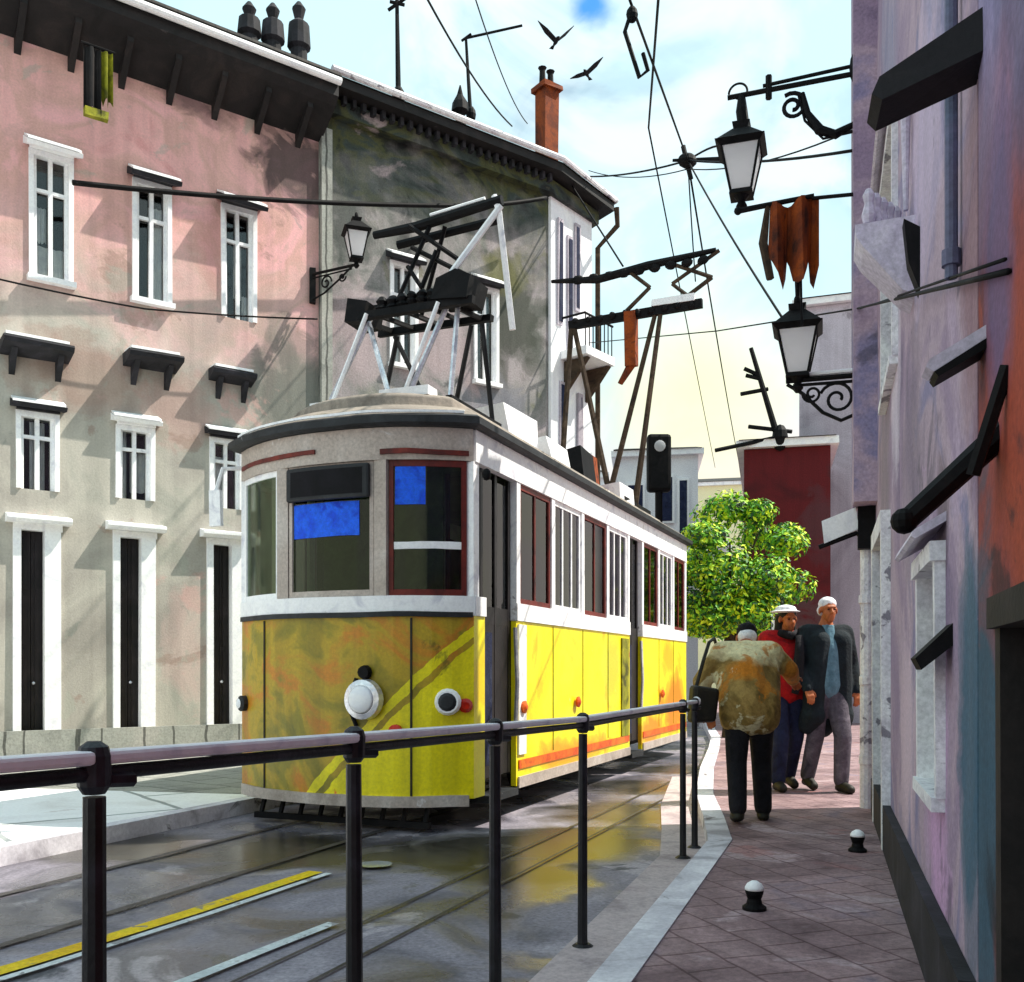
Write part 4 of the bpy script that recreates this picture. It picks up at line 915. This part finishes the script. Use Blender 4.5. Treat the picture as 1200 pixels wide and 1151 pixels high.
cb = m.build('contact_bar', 'iron', pg, wob=.012)
MB().tube([(.35,.79,zc+.055),(.9,.79,zc+.11)], .016, 6).build('contact_strip', 'white_paint', pg)
# tall pantograph at the rear
pr = MB().box(-.6,6.2,DK,-.52,7.7,DK+.08).box(.60,6.2,DK,.68,7.7,DK+.08).box(-.52,6.85,DK,.60,6.95,DK+.07).build('pantograph', 'iron', TR)
zl, zh = 6.65, 7.35
for xa, xb in ((-.55,-.42), (.3,-.38), (.64,.98), (.2,.9)):
    MB().tube([(xa,6.9,DK+.05),(xb,7.1,zl-.02)], [.05,.04], 6).build('leg', 'bark', pr, wob=.02)
m = MB().bar((-.45,7.1,zl),(1.6,7.1,zl+.06), .08, .12)
for k in range(10): m.ball((-.35+.2*k,7.08,zl+.04), .06, 5)
m.build('platform', 'iron', pr, wob=.03)
MB().box(.85,7.04,zl+.1,1.5,7.14,zl+.2).build('insulator', 'white_paint', pr, wob=.02)
m = MB().box(.45,7.0,zl-.75,.62,7.2,zl+.05); m.tube([(.55,7.1,zl-.7),(.35,7.1,zl-1.0)], [.08,.04], 8); m.build('motor_arm', 'rust', pr, wob=.03)
m = MB()
for a, b in (((.45,7.1,zl+.08),(.80,7.1,zl+.40)), ((.80,7.1,zl+.40),(.50,7.1,zh-.02)), ((1.15,7.1,zl+.40),(1.85,7.1,zh+.09)), ((1.10,7.1,zh+.02),(1.75,7.1,zl+.40)), ((1.75,7.1,zl+.40),(1.25,7.1,zl+.10)), ((1.15,7.1,zl+.40),(1.5,7.1,zl+.10))): m.tube([a, b], .03, 6)
m.build('arm', 'bark', pr, wob=.02)
m = MB().tube([(-.75,7.1,zh+.02),(.0,7.1,zh-.05),(.8,7.1,zh+.03),(1.8,7.1,zh+.1)], [.03,.06,.065,.04], 8)
for k in range(9): m.ball((-.3+.24*k,7.08,zh-.03), (.09,.05,.07), 5)
m.build('contact_bar', 'iron', pr, wob=.02)

# ------------------------------------------------------------------ overhead wires
def wire(label, pts, r=.012, sag=0, name='overhead_wire'):
    P = [Vector(p) for p in pts]; out = []
    for a, b in zip(P[:-1], P[1:]):
        for i in range(12):
            t = i/12; q = a.lerp(b, t); q.z -= sag*4*t*(1-t); out.append(q)
    out.append(P[-1])
    o = MB().tube(out, r, 6).build(name, 'iron', smooth=True)
    return tag(o, label, 'wire', 'overhead wires')
N = at(806, 188, 13.6)
wire('span wire from the grey house corner through the wire junction to the upper right lantern', [at(690,207,18.0), N, at(1003,176,8.35)], .014, .06)
wire('second thin span wire just below the main span, ending at the mauve corner', [at(690,200,18.0), N+Vector((0,0,-.12)), at(1005,150,8.35)], .008, .12)
wire('trolley wire running overhead from the top edge to the wire junction', [at(700,-130,6.2), at(738,0,8.0), N], .013, 0)
wire('trolley wire running on from the junction far down to the lower right lantern', [N, at(925,385,8.5)], .012, .05)
wire('thin feeder wire from the junction down past the tall pantograph', [N, at(815,330,15)], .010, .05)
wire('thin steep wire from the junction to the far yellow house', [N, at(868,552,44)], .016, .2)
wire('long thin wire from the top of the sky to the pale far house roof', [at(776,-60,7), at(760,150,12), at(838,548,43)], .012, 0)
wire('thin diagonal wire from the top edge to the grey house chimney', [at(480,-40,9), at(600,148,16.6)], .012, .15)
wire('faint diagonal wire right of the bent aerial reaching the roof gutter', [at(545,-40,9), at(618,145,17)], .008, .2)
wire('thick grey cable slung along both left house fronts below the hoods', [at(85,214,12.3), at(350,236,14.1), at(560,241,15.9), at(640,232,16.9)], .035, .02)
wire('thin sagging wire along the pink front below the upper windows', [at(-40,318,11.8), at(170,362,13.0), at(372,374,14.4)], .012, .02)
wire('stay wire from the grey house corner down to the tall pantograph', [at(668,214,17.7), at(730,312,15.3)], .016, 0)
wire('long low wire crossing from the white house end to the nearest right wall', [at(690,402,18), at(840,388,13), at(1003,362,8.4), at(1182,318,2.3)], .008, .0)
wire('upper of two low wires on the mauve wall', [at(1008,362,8.2), at(1178,304,2.3)], .005, .0)
o = empty('wire_junction', N, 0, 'black wire junction fitting where the overhead wires meet', 'junction')
m = MB().ball((0,0,0), (.13,.1,.1), 6); m.tube([(-.05,0,.2),(.03,0,-.25)], .03, 6); m.tube([(-.2,0,0),(.65,0,.03)], [.02,.035], 6)
m.build('clamp', 'iron', o, wob=.03)
MB().tube(arc(10, lambda t: (.05+.75*t,0,.18*math.sin(t*2.6)+.03)), .014, 6).build('jumper_wire', 'iron', o)
o = empty('wire_tensioner', at(745,20,8.1), 0, 'black loop tensioner on the trolley wire near the top edge', 'tensioner')
m = MB().ball((-.03,0,.02), (.05,.04,.07), 6); m.tube([(-.05,0,.0),(-.09,0,-.12),(.03,0,-.5),(.1,0,-.44),(.06,0,-.3)], .018, 6); m.build('loop', 'iron', o)

# ------------------------------------------------------------------ birds
def bird(label, loc, rz, s, up):
    o = empty('bird', loc, rz, label, 'bird', 'birds in the sky')
    m = MB(); m.tube([(0,-.16*s,0),(0,-.08*s,.01*s),(0,.04*s,0),(0,.2*s,-.01*s)], [.01*s,.04*s,.045*s,.012*s], 8)
    m.add([(-.03*s,.17*s,0),(.03*s,.17*s,0),(.05*s,.3*s,0),(-.05*s,.3*s,0),(0,.2*s,.012*s)], [(0,1,2,3),(0,4,1),(1,4,2),(2,4,3),(3,4,0)])
    m.build('body', 'black_cloth', o, smooth=True)
    for sx, u in ((1, up[0]), (-1, up[1])):
        P = [(sx*.02,-.06,0),(sx*.22,-.05,.5*u),(sx*.42,.02,u),(sx*.24,.08,.48*u),(sx*.02,.08,0)]
        vs = [Vector(p)*s for p in P]+[Vector(p)*s+Vector((0,0,.02*s)) for p in P]
        MB().add(vs, [(0,1,3,4),(1,2,3),(5,9,8,6),(6,8,7),(0,5,6,1),(1,6,7,2),(2,7,8,3),(3,8,9,4),(4,9,5,0)]).build('wing', 'black_cloth', o)
bird('black bird with both wings raised in a steep V high in the sky', at(652,48,13), R(20), .62, (.42,.34))
bird('smaller black bird gliding with one wing raised below the other bird', at(687,86,14), R(-25), .6, (.28,-.02))

# ------------------------------------------------------------------ railing along the kerb
HR = empty('handrail', (.335, 4.64, 0), 0, 'white topped tubular street railing on black posts along the kerb', 'handrail')
def rl(d): return Vector((.393*(d-4.64), d-4.64, 0))
def rz_(d): return 1.075+.07*max(0, (4.64-d)/2.8)
top = [rl(d)+Vector((0,0,rz_(d))) for d in (-.2, .9, 1.8, 2.7, 3.65, 4.64, 5.7, 6.85, 7.25)]
rm = MB()
for a, b in zip(top[:-1], top[1:]): rm.bar(a+Vector((0,0,.012)), b+Vector((0,0,.012)), .052, .026)
rm.build('rail', 'rail_paint', HR, wob=.003, bevel=.008)
MB().tube([p+Vector((0,0,-.018)) for p in top[:-1]], .014, 8).build('lower_rail', 'post_paint', HR, smooth=True, wob=.003)
for d in (.85, 1.817, 2.69, 3.63, 4.64, 6.80, 7.2):
    b = rl(d); zt = rz_(d)
    m = MB().tube([(b.x,b.y,0),(b.x,b.y,.05),(b.x,b.y,zt-.06)], [.03,.024,.021], 10); m.lathe([(.06,0),(.06,.012),(.035,.03)], (b.x,b.y,0), 12)
    o = m.build('post', 'post_paint', HR, wob=.004)
    m = MB().lathe([(.020,-.055),(.030,-.04),(.031,.015),(.026,.032),(.012,.042)], (b.x,b.y,zt), 12); m.tube([(b.x,b.y,zt-.03),(b.x+.05,b.y+.06,zt-.035)], .014, 6)
    m.build('clamp', 'post_paint', o, wob=.003)
MB().ball(tuple(top[-1]+Vector((0,0,.012))), .035, 8).build('end_knob', 'white_paint', HR, smooth=True)

def bollard(px, py, label, s=1):
    d = F*1.2/(py-HY); p = at(px, py, d)
    o = empty('bollard', (p.x, d, .12), 0, label, 'bollard', 'bollards on the pavement')
    MB().lathe([(.075*s,0),(.075*s,.015),(.05*s,.03),(.042*s,.07*s),(.05*s,.085*s)], n=16).build('stem', 'iron', o)
    MB().ball((0,0,.12*s), .058*s, 10).build('ball', 'iron', o, smooth=True)
    MB().lathe([(.060*s,.125*s),(.059*s,.140*s),(.045*s,.163*s),(.018*s,.180*s)], n=14).build('ball_highlight', 'white_paint', o, smooth=True)  # white shell models the highlight on top of the ball
bollard(884, 1066, 'nearer low ball topped bollard, on the middle of the pavement', .8)
bollard(1005, 998, 'farther low ball topped bollard, close to the mauve wall', .8)

# ------------------------------------------------------------------ tree
def tree(loc, label):
    o = empty('tree', loc, 0, label, 'tree')
    m = MB(); m.tube([(0,0,0),(.05,0,.8),(-.03,.02,1.5),(.05,0,2.3)], [.15,.11,.10,.07], 10)
    for a in range(7):
        q = a*.9; r_ = .55+.25*random.random()
        m.tube([(0,0,1.6+.1*a), (.5*r_*math.cos(q),.5*r_*math.sin(q),2.1+.12*a), (1.1*r_*math.cos(q),1.1*r_*math.sin(q),2.6+.16*a)], [.05,.035,.012], 6)
    m.build('trunk', 'bark', o)
    cl = []
    for i in range(34):
        th = random.uniform(0, 2*math.pi); zz = random.uniform(0, 1)
        r = 1.15*math.sqrt(max(.05, 1-(zz*1.5-.72)**2/.75))*random.uniform(.55,1.0)
        cl.append((Vector((r*math.cos(th)*1.03, r*math.sin(th), 1.95+zz*2.08)), random.uniform(.24,.44)))
    cl.append((Vector((0,0,4.1)), .35)); cl.append((Vector((.2,-.6,2.2)), .45)); cl.append((Vector((-.5,-.4,2.3)), .45)); cl.append((Vector((.0,-.5,2.8)), .6)); cl.append((Vector((-.2,-.3,3.1)), .5)); cl.append((Vector((.9,-.3,3.4)), .35))
    v = MB()
    for c, r in cl:
        for k in range(520):
            d = Vector((random.gauss(0,1), random.gauss(0,1), random.gauss(0,1))).normalized()
            p = c+Vector((d.x*r*1.15, d.y*r*1.1, d.z*r*.8))*random.uniform(.6,1.1)
            n = (d+Vector((random.uniform(-.7,.7),random.uniform(-.7,.7),random.uniform(-.2,.9)))).normalized()
            u = n.orthogonal().normalized(); u.rotate(Matrix.Rotation(random.uniform(0,6.3), 3, n)); w = n.cross(u)
            s = random.uniform(.028,.052)
            v.add([p-u*s*1.3, p-w*s*.6+u*s*.1, p+u*s*1.3-n*s*.3, p+w*s*.6+u*s*.1], [(0,1,2,3)])
    v.build('crown', 'leaf', o)
tree((3.86, 17.4, .12), 'small bright green leafy tree behind the tram and above the people')

# ------------------------------------------------------------------ people
def flesh(name, prims, mat, parent, vox=.014, it=3, keep=1):
    mb = MB()
    for pr in prims:
        b = bmesh.new()
        if pr[0] == 'c':
            _, p0, r0, p1, r1 = pr
            for d in dirs(): b.verts.new(Vector(p0)+d*r0); b.verts.new(Vector(p1)+d*r1)
        else:
            _, c, rr = pr[:3]
            rot = pr[3] if len(pr) > 3 else Matrix.Identity(3)
            for d in dirs(): b.verts.new(Vector(c)+rot@Vector((d.x*rr[0], d.y*rr[1], d.z*rr[2])))
        r = bmesh.ops.convex_hull(b, input=b.verts[:])
        bmesh.ops.delete(b, geom=[v for v in b.verts if not v.link_faces], context='VERTS')
        b.verts.index_update()
        mb.add([v.co for v in b.verts], [[v.index for v in f.verts] for f in b.faces]); b.free()
    t = mb.build('temp_form', mat)
    m = t.modifiers.new('r', 'REMESH'); m.mode = 'VOXEL'; m.voxel_size = vox
    m = t.modifiers.new('s', 'SMOOTH'); m.iterations = it; m.factor = .5
    me = bpy.data.meshes.new_from_object(t.evaluated_get(bpy.context.evaluated_depsgraph_get()))
    om = t.data; bpy.data.objects.remove(t); bpy.data.meshes.remove(om)
    for p in me.polygons: p.use_smooth = True
    me.materials.clear(); me.materials.append(M[mat]); me.name = name
    o = bpy.data.objects.new(name, me); col.objects.link(o)
    if parent: o.parent = parent
    return o
def hand(w, d, side, curl=.5, pn=(0,1,0)):
    """Palm, four bent fingers and a thumb, from wrist w along d; pn is the way the palm faces."""
    w = Vector(w); d = Vector(d).normalized(); pn = Vector(pn); pn = (pn-d*pn.dot(d)).normalized(); s = d.cross(pn)*side
    pr = [('c', w, .026, w+d*.03, .027)]
    for i in range(4):
        k = w+d*.085+s*(.030-.020*i); pr.append(('c', w+d*.02+s*(.018-.012*i), .017, k, .0125))
        ln = (.040,.045,.042,.033)[i]
        a = (d*math.cos(curl)+pn*math.sin(curl)); b = (d*math.cos(curl*2.2)+pn*math.sin(curl*2.2))
        q = k+a*ln; pr += [('c', k, .0105, q, .0095), ('c', q, .0095, q+b*ln*.8, .0075)]
    t0 = w+d*.03+s*.028; t1 = t0+(d*.6+s*.75+pn*.25).normalized()*.042; pr += [('c', t0, .015, t1, .0115), ('c', t1, .0115, t1+(d*.9+pn*.4).normalized()*.033, .009)]
    return pr
def head(c, fwd, tilt=0):
    """Skull, jaw, nose, ears and neck root, looking along fwd."""
    c = Vector(c); f = Vector(fwd).normalized(); u = Vector((0,0,1)); u = (u-f*u.dot(f)).normalized(); s = f.cross(u)
    rot = Matrix((s, f, u)).transposed()
    pr = [('e', c+u*.03-f*.012, (.074,.095,.085), rot), ('c', c+f*.035-u*.03, .058, c+f*.05-u*.085, .036),
          ('c', c+f*.088+u*.012, .010, c+f*.107-u*.022, .015), ('c', c+f*.075-u*.058-s*.018, .012, c+f*.075-u*.058+s*.018, .012),
          ('e', c+s*.08-f*.005-u*.005, (.012,.022,.034), rot), ('e', c-s*.08-f*.005-u*.005, (.012,.022,.034), rot),
          ('c', c+f*.082+u*.03-s*.035, .012, c+f*.082+u*.03+s*.035, .012)]
    eyes = [c+f*.084+u*.008+s*.030, c+f*.084+u*.008-s*.030]
    return pr, eyes, (s, f, u)
def person(loc, rz, label, P, cloth, hair, stoop=0):
    """P: joints. Clothes are children of the body."""
    E = empty('person', loc, rz, label, 'person')
    V_ = {k: Vector(v) for k, v in P.items() if k not in ('fwd',)}
    hp, eyes, (s, f, u) = head(V_['head'], P['fwd'])
    pr = hp+[('c', V_['head']-u*.06-f*.02, .055, V_['neck'], .06)]
    pr += [('c', V_['shR'], .075, V_['shL'], .075), ('c', V_['neck'], .07, V_['chest'], .12), ('e', V_['chest'], (.17,.115,.17)), ('c', V_['chest'], .12, V_['pel'], .125), ('c', V_['hipR'], .10, V_['hipL'], .10)]
    for q in 'RL':
        pr += [('c', V_['sh'+q], .056, V_['el'+q], .043), ('c', V_['el'+q], .043, V_['wr'+q], .029),
               ('c', V_['hip'+q], .095, V_['kn'+q], .062), ('c', V_['kn'+q], .060, V_['an'+q], .042),
               ('c', V_['an'+q]+Vector((0,0,-.02)), .042, V_['toe'+q], .035)]
        pr += hand(V_['wr'+q], V_['wr'+q]-V_['el'+q], 1 if q == 'R' else -1, P.get('curl', .45) if not isinstance(P.get('curl'), Vector) else .45, (0,1,0))
    body = flesh('body', pr, 'skin', E, vox=.0075, it=3)
    for e_ in eyes: MB().ball(e_, (.011,.008,.007), 6).build('eye', 'black_cloth', body, smooth=True)
    # trousers
    tr = [('c', V_['hipR']+Vector((0,0,.05)), .115, V_['hipL']+Vector((0,0,.05)), .115)]
    for q in 'RL':
        a = V_['an'+q]+Vector((0,0,.02)); tr += [('c', V_['hip'+q], .115, V_['kn'+q], .084), ('c', V_['kn'+q], .084, a, .072)]
    flesh('trousers', tr, cloth['trousers'], body, .013, 4)
    sh = []
    for q in 'RL': sh += [('c', V_['an'+q]+Vector((0,0,-.03)), .055, V_['toe'+q]+Vector((0,0,-.005)), .045), ('e', V_['an'+q]+Vector((0,.02,-.05)), (.05,.06,.04))]
    flesh('shoes', sh, cloth.get('shoes', 'leather'), body, .011, 2)
    k = cloth.get('k', 1.0)
    if 'shirt' in cloth:
        flesh('shirt', [('c', V_['neck']+Vector((0,0,-.04)), .085, V_['chest'], .15), ('c', V_['chest'], .155, V_['pel'], .15)], cloth['shirt'], body, .012, 3)
    jk = [('c', V_['shR'], .095*k, V_['shL'], .095*k), ('c', V_['neck']+Vector((0,.02,-.03)), .09, V_['chest'], .16*k), ('e', V_['chest'], (.20*k,.155*k,.21))]
    hem = cloth.get('hem', .80)
    if cloth.get('open'):
        jk = [('c', V_['shR'], .085*k, V_['shL']*.35+V_['shR']*.65, .08*k), ('c', V_['shL'], .085*k, V_['shR']*.35+V_['shL']*.65, .08*k), ('c', V_['shR']+Vector((0,.05,0)), .08, V_['shL']+Vector((0,.05,0)), .08)]
        for q, sx in (('R', 1), ('L', -1)):
            a = V_['sh'+q]*.8+V_['neck']*.2; h_ = V_['hip'+q]
            jk += [('c', Vector((a.x*.70,a.y-.05,a.z-.1)), .12, Vector((h_.x*1.6,h_.y-.02,hem+.1)), .10), ('c', Vector((h_.x*1.6,h_.y-.02,hem+.1)), .12, Vector((h_.x*1.9,h_.y+.03,hem)), .09)]
        jk += [('c', V_['chest']+Vector((0,.09,.1)), .13, V_['pel']+Vector((0,.09,0)), .13), ('c', V_['pel']+Vector((0,.09,0)), .14, Vector((0,V_['pel'].y+.1,hem)), .13)]
    else:
        for q in 'RL':
            h_ = V_['hip'+q]; jk += [('c', V_['sh'+q]*.72+V_['neck']*.28+Vector((0,0,-.10)), .12*k, Vector((h_.x*1.0,h_.y,h_.z+.05)), .135*k), ('c', Vector((h_.x*1.0,h_.y,h_.z+.05)), .135*k, Vector((h_.x*1.05,h_.y,hem+.09)), .13*k)]
        jk += [('c', V_['chest'], .165*k, V_['pel'], .165*k), ('c', V_['pel'], .16*k, Vector((0,V_['pel'].y,hem+.12)), .165*k), ('c', Vector((V_['hipR'].x,V_['hipR'].y,hem+.1)), .135*k, Vector((V_['hipL'].x,V_['hipL'].y,hem+.1)), .135*k)]
    for q in 'RL':
        jk += [('c', V_['sh'+q], .085*k, V_['el'+q], .068*k), ('c', V_['el'+q], .068*k, V_['wr'+q], .05*k)]
    flesh('jacket', jk, cloth['jacket'], body, .013, 4)
    c = V_['head']; rot = Matrix((s, f, u)).transposed()
    if hair[0] == 'cap':
        flesh('cap', [('e', c+u*.06-f*.015, (.088,.108,.068), rot), ('c', c+u*.045+f*.07, .03, c+u*.03+f*.14, .022)], hair[1], body, .01, 2)
        flesh('hair', [('e', c+u*.0-f*.03, (.082,.085,.07), rot)], 'white_hair', body, .01, 2)
    elif hair[0] == 'long':
        flesh('hair', [('e', c+u*.05-f*.025, (.088,.10,.085), rot), ('c', c-f*.055+s*.05, .05, c-f*.05+s*.075-u*.17, .04), ('c', c-f*.055-s*.05, .05, c-f*.05-s*.075-u*.17, .04), ('c', c-f*.06, .07, c-f*.05-u*.14, .07)], hair[1], body, .01, 3)
    else:
        flesh('hair', [('e', c+u*.06-f*.022, (.084,.098,.072), rot), ('c', c-f*.05+s*.045, .045, c-f*.04+s*.05-u*.02, .035), ('c', c-f*.05-s*.045, .045, c-f*.04-s*.05-u*.02, .035)], hair[1], body, .01, 3)
    return E, body
def feet(z): return z
# old man in khaki walking away, stooping (local -y is the way he faces)
p1 = at(878, 955, 7.75)
MAN, mb_ = person((p1.x, 7.75, .12), R(172), 'stooping person seen from behind in a khaki jacket and black trousers, beside the rail end',
  dict(fwd=(0,-.9,-.45), head=(-.02,-.40,1.46), neck=(0,-.27,1.39), chest=(0,-.14,1.19), pel=(0,.02,.92), shR=(.19,-.22,1.33), shL=(-.19,-.22,1.33),
       elR=(.36,-.18,1.10), wrR=(.30,-.30,.86), elL=(-.34,-.26,1.20), wrL=(-.40,-.46,1.12), hipR=(.09,.02,.88), hipL=(-.09,.02,.88),
       knR=(.10,.02,.47), anR=(.10,.14,.11), toeR=(.11,.0,.045), knL=(-.11,-.16,.48), anL=(-.12,-.12,.08), toeL=(-.13,-.27,.045)),
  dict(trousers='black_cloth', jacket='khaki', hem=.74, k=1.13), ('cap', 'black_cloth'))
o = empty('shoulder_bag', (p1.x-.40, 7.62, .12), R(8), 'dark olive shoulder bag at the stooping person\'s left side by the rail', 'bag')
MB().slab([(-.1,.78),(.1,.78),(.12,1.05),(-.08,1.08)], -.07, .07, axis='y').build('bag_body', 'leather', o, bevel=.03, wob=.02)
MB().tube([(-.05,0,1.05),(.04,.08,1.27),(.13,.2,1.42),(.21,.31,1.455),(.27,.42,1.40)], .014, 6).build('strap', 'leather', o)
# person in red, facing us
p2 = at(921, 915, 9.8)
P2, b2 = person((p2.x, 9.8, .12), R(6), 'person in a red jacket with black scarf and navy trousers walking towards us',
  dict(fwd=(.05,-1,-.12), head=(.0,-.05,1.62), neck=(0,-.01,1.49), chest=(0,0,1.28), pel=(0,0,.97), shR=(-.18,0,1.43), shL=(.18,0,1.43),
       elR=(-.27,.03,1.16), wrR=(-.22,-.12,.95), elL=(.26,.05,1.16), wrL=(.24,-.06,.92), hipR=(-.09,0,.92), hipL=(.09,0,.92),
       knR=(-.10,-.12,.5), anR=(-.10,-.06,.09), toeR=(-.11,-.2,.045), knL=(.09,.0,.5), anL=(.09,.16,.12), toeL=(.10,.04,.05)),
  dict(trousers='navy', jacket='red_cloth', hem=.84, k=1.0), ('long', 'black_hair'))
m = MB().tube([(.05,-.20,1.46),(.04,-.235,1.3),(.03,-.235,1.05),(.0,-.215,.92)], [.035,.045,.045,.035], 8); m.tube([(-.09,-.06,1.49),(0,-.15,1.46),(.09,-.06,1.49)], .04, 8)
m.build('scarf', 'black_cloth', b2, smooth=True)
flesh('hat', [('e', (-.02,-.045,1.715), (.10,.11,.045)), ('e', (-.03,-.05,1.692), (.145,.15,.014))], 'white_hair', b2, .009, 1)
# man in a dark open coat
p3 = at(968, 915, 9.7)
P3, b3 = person((p3.x, 9.7, .12), R(10), 'white haired person in a dark open coat and blue shirt walking close to the wall',
  dict(fwd=(-.1,-1,-.05), head=(.0,-.04,1.70), neck=(0,0,1.56), chest=(0,0,1.34), pel=(0,0,1.0), shR=(-.19,0,1.49), shL=(.19,0,1.49),
       elR=(-.28,.02,1.2), wrR=(-.25,-.12,.97), elL=(.29,.05,1.2), wrL=(.28,-.05,.95), hipR=(-.09,0,.95), hipL=(.09,0,.95),
       knR=(-.09,.03,.52), anR=(-.10,.17,.12), toeR=(-.10,.05,.05), knL=(.10,-.13,.52), anL=(.10,-.1,.09), toeL=(.11,-.25,.045)),
  dict(trousers='grey_cloth', jacket='dark_coat', shirt='shirt', hem=.62, open=True), ('short', 'white_hair'))
P2.scale = (1.05,)*3; P3.scale = (1.05,)*3
# ------------------------------------------------------------------ sky, sun, camera
AZ, EL = 80, 54
wd = bpy.data.worlds.new('World'); sc.world = wd; wd.use_nodes = True; nt = wd.node_tree
bg = nt.nodes['Background']
sky = nd(nt, 'ShaderNodeTexSky', sky_type='NISHITA'); sky.sun_disc = False; sky.sun_elevation = R(EL); sky.sun_rotation = R(AZ); sky.air_density = 1.0; sky.dust_density = 1.0
tc = nd(nt, 'ShaderNodeTexCoord').outputs['Generated']
cl = noi(nt, mapping(nt, tc, (1.6,1.6,2.2), loc=(.4,.1,.3)), 2.1, 7, .8)
cloud = mixc(nt, sky.outputs[0], (6.5, 9.2, 10.0, 1), ramp(nt, cl, [(.30, g(.25)), (.42, g(.80)), (.55, g(1))]))
cloud = mixc(nt, cloud, (8.6, 10.0, 10.4, 1), ramp(nt, noi(nt, mapping(nt, tc, loc=(3,1,2)), 4.0, 6, 1), [(.50, g(0)), (.66, g(.9))]))
sp = nd(nt, 'ShaderNodeSeparateXYZ'); nt.links.new(tc, sp.inputs[0])
zz = math_(nt, 'ADD', sp.outputs[2], math_(nt, 'MULTIPLY', math_(nt, 'SUBTRACT', noi(nt, tc, 6, 4, 1), .5), .22))
warm = mixc(nt, (9.6, 9.2, 6.2, 1), (9.5, 8.1, 7.6, 1), ramp(nt, noi(nt, tc, 5, 3, .5), [(.4, g(0)), (.6, g(1))]))
cloud = mixc(nt, cloud, warm, ramp(nt, zz, [(.17, g(.85)), (.32, g(0))]))
gl = nd(nt, 'ShaderNodeVectorMath', operation='DISTANCE'); nt.links.new(tc, gl.inputs[0]); gl.inputs[1].default_value = Vector((215/F, 1, 325/F)).normalized()
gv = math_(nt, 'ADD', gl.outputs['Value'], math_(nt, 'MULTIPLY', math_(nt, 'SUBTRACT', noi(nt, tc, 9, 4, .8), .5), .12))
cloud = mixc(nt, cloud, (10.2, 10.0, 6.0, 1), ramp(nt, gv, [(.0, g(.85)), (.13, g(0))]))
gap = nd(nt, 'ShaderNodeVectorMath', operation='DISTANCE'); nt.links.new(tc, gap.inputs[0]); gap.inputs[1].default_value = at(694, 4, 10).normalized() if False else (Vector((94/F, 1, 781/F))).normalized()
gd = math_(nt, 'ADD', gap.outputs['Value'], math_(nt, 'MULTIPLY', math_(nt, 'SUBTRACT', noi(nt, tc, 30, 4, .5), .5), .03))
cloud = mixc(nt, cloud, (.35, 3.2, 8.6, 1), ramp(nt, gd, [(.002, g(.9)), (.026, g(0))]))
nt.links.new(cloud, bg.inputs[0]); bg.inputs[1].default_value = .088
sl = bpy.data.lights.new('sun', 'SUN'); sl.energy = 5.0; sl.angle = R(.53); sl.color = (1, .94, .84)
so = bpy.data.objects.new('sun', sl); col.objects.link(so)
sd = Vector((math.sin(R(AZ))*math.cos(R(EL)), math.cos(R(AZ))*math.cos(R(EL)), math.sin(R(EL))))
so.rotation_euler = sd.to_track_quat('Z', 'Y').to_euler()
cam = bpy.data.cameras.new('camera'); co = bpy.data.objects.new('camera', cam); col.objects.link(co)
co.location = (0, 0, CZ); co.rotation_euler = (R(90), 0, 0)
cam.sensor_width = 36; cam.lens = 36*F/1200; cam.shift_y = (HY-575.5)/1200; cam.clip_start = .05; cam.clip_end = 1500
sc.camera = co
sc.view_settings.view_transform = 'Standard'; sc.view_settings.look = 'None'; sc.view_settings.exposure = .42; sc.view_settings.gamma = 1
sc.render.engine = 'CYCLES'; sc.cycles.use_denoising = True; sc.cycles.max_bounces = 8; sc.cycles.transparent_max_bounces = 16
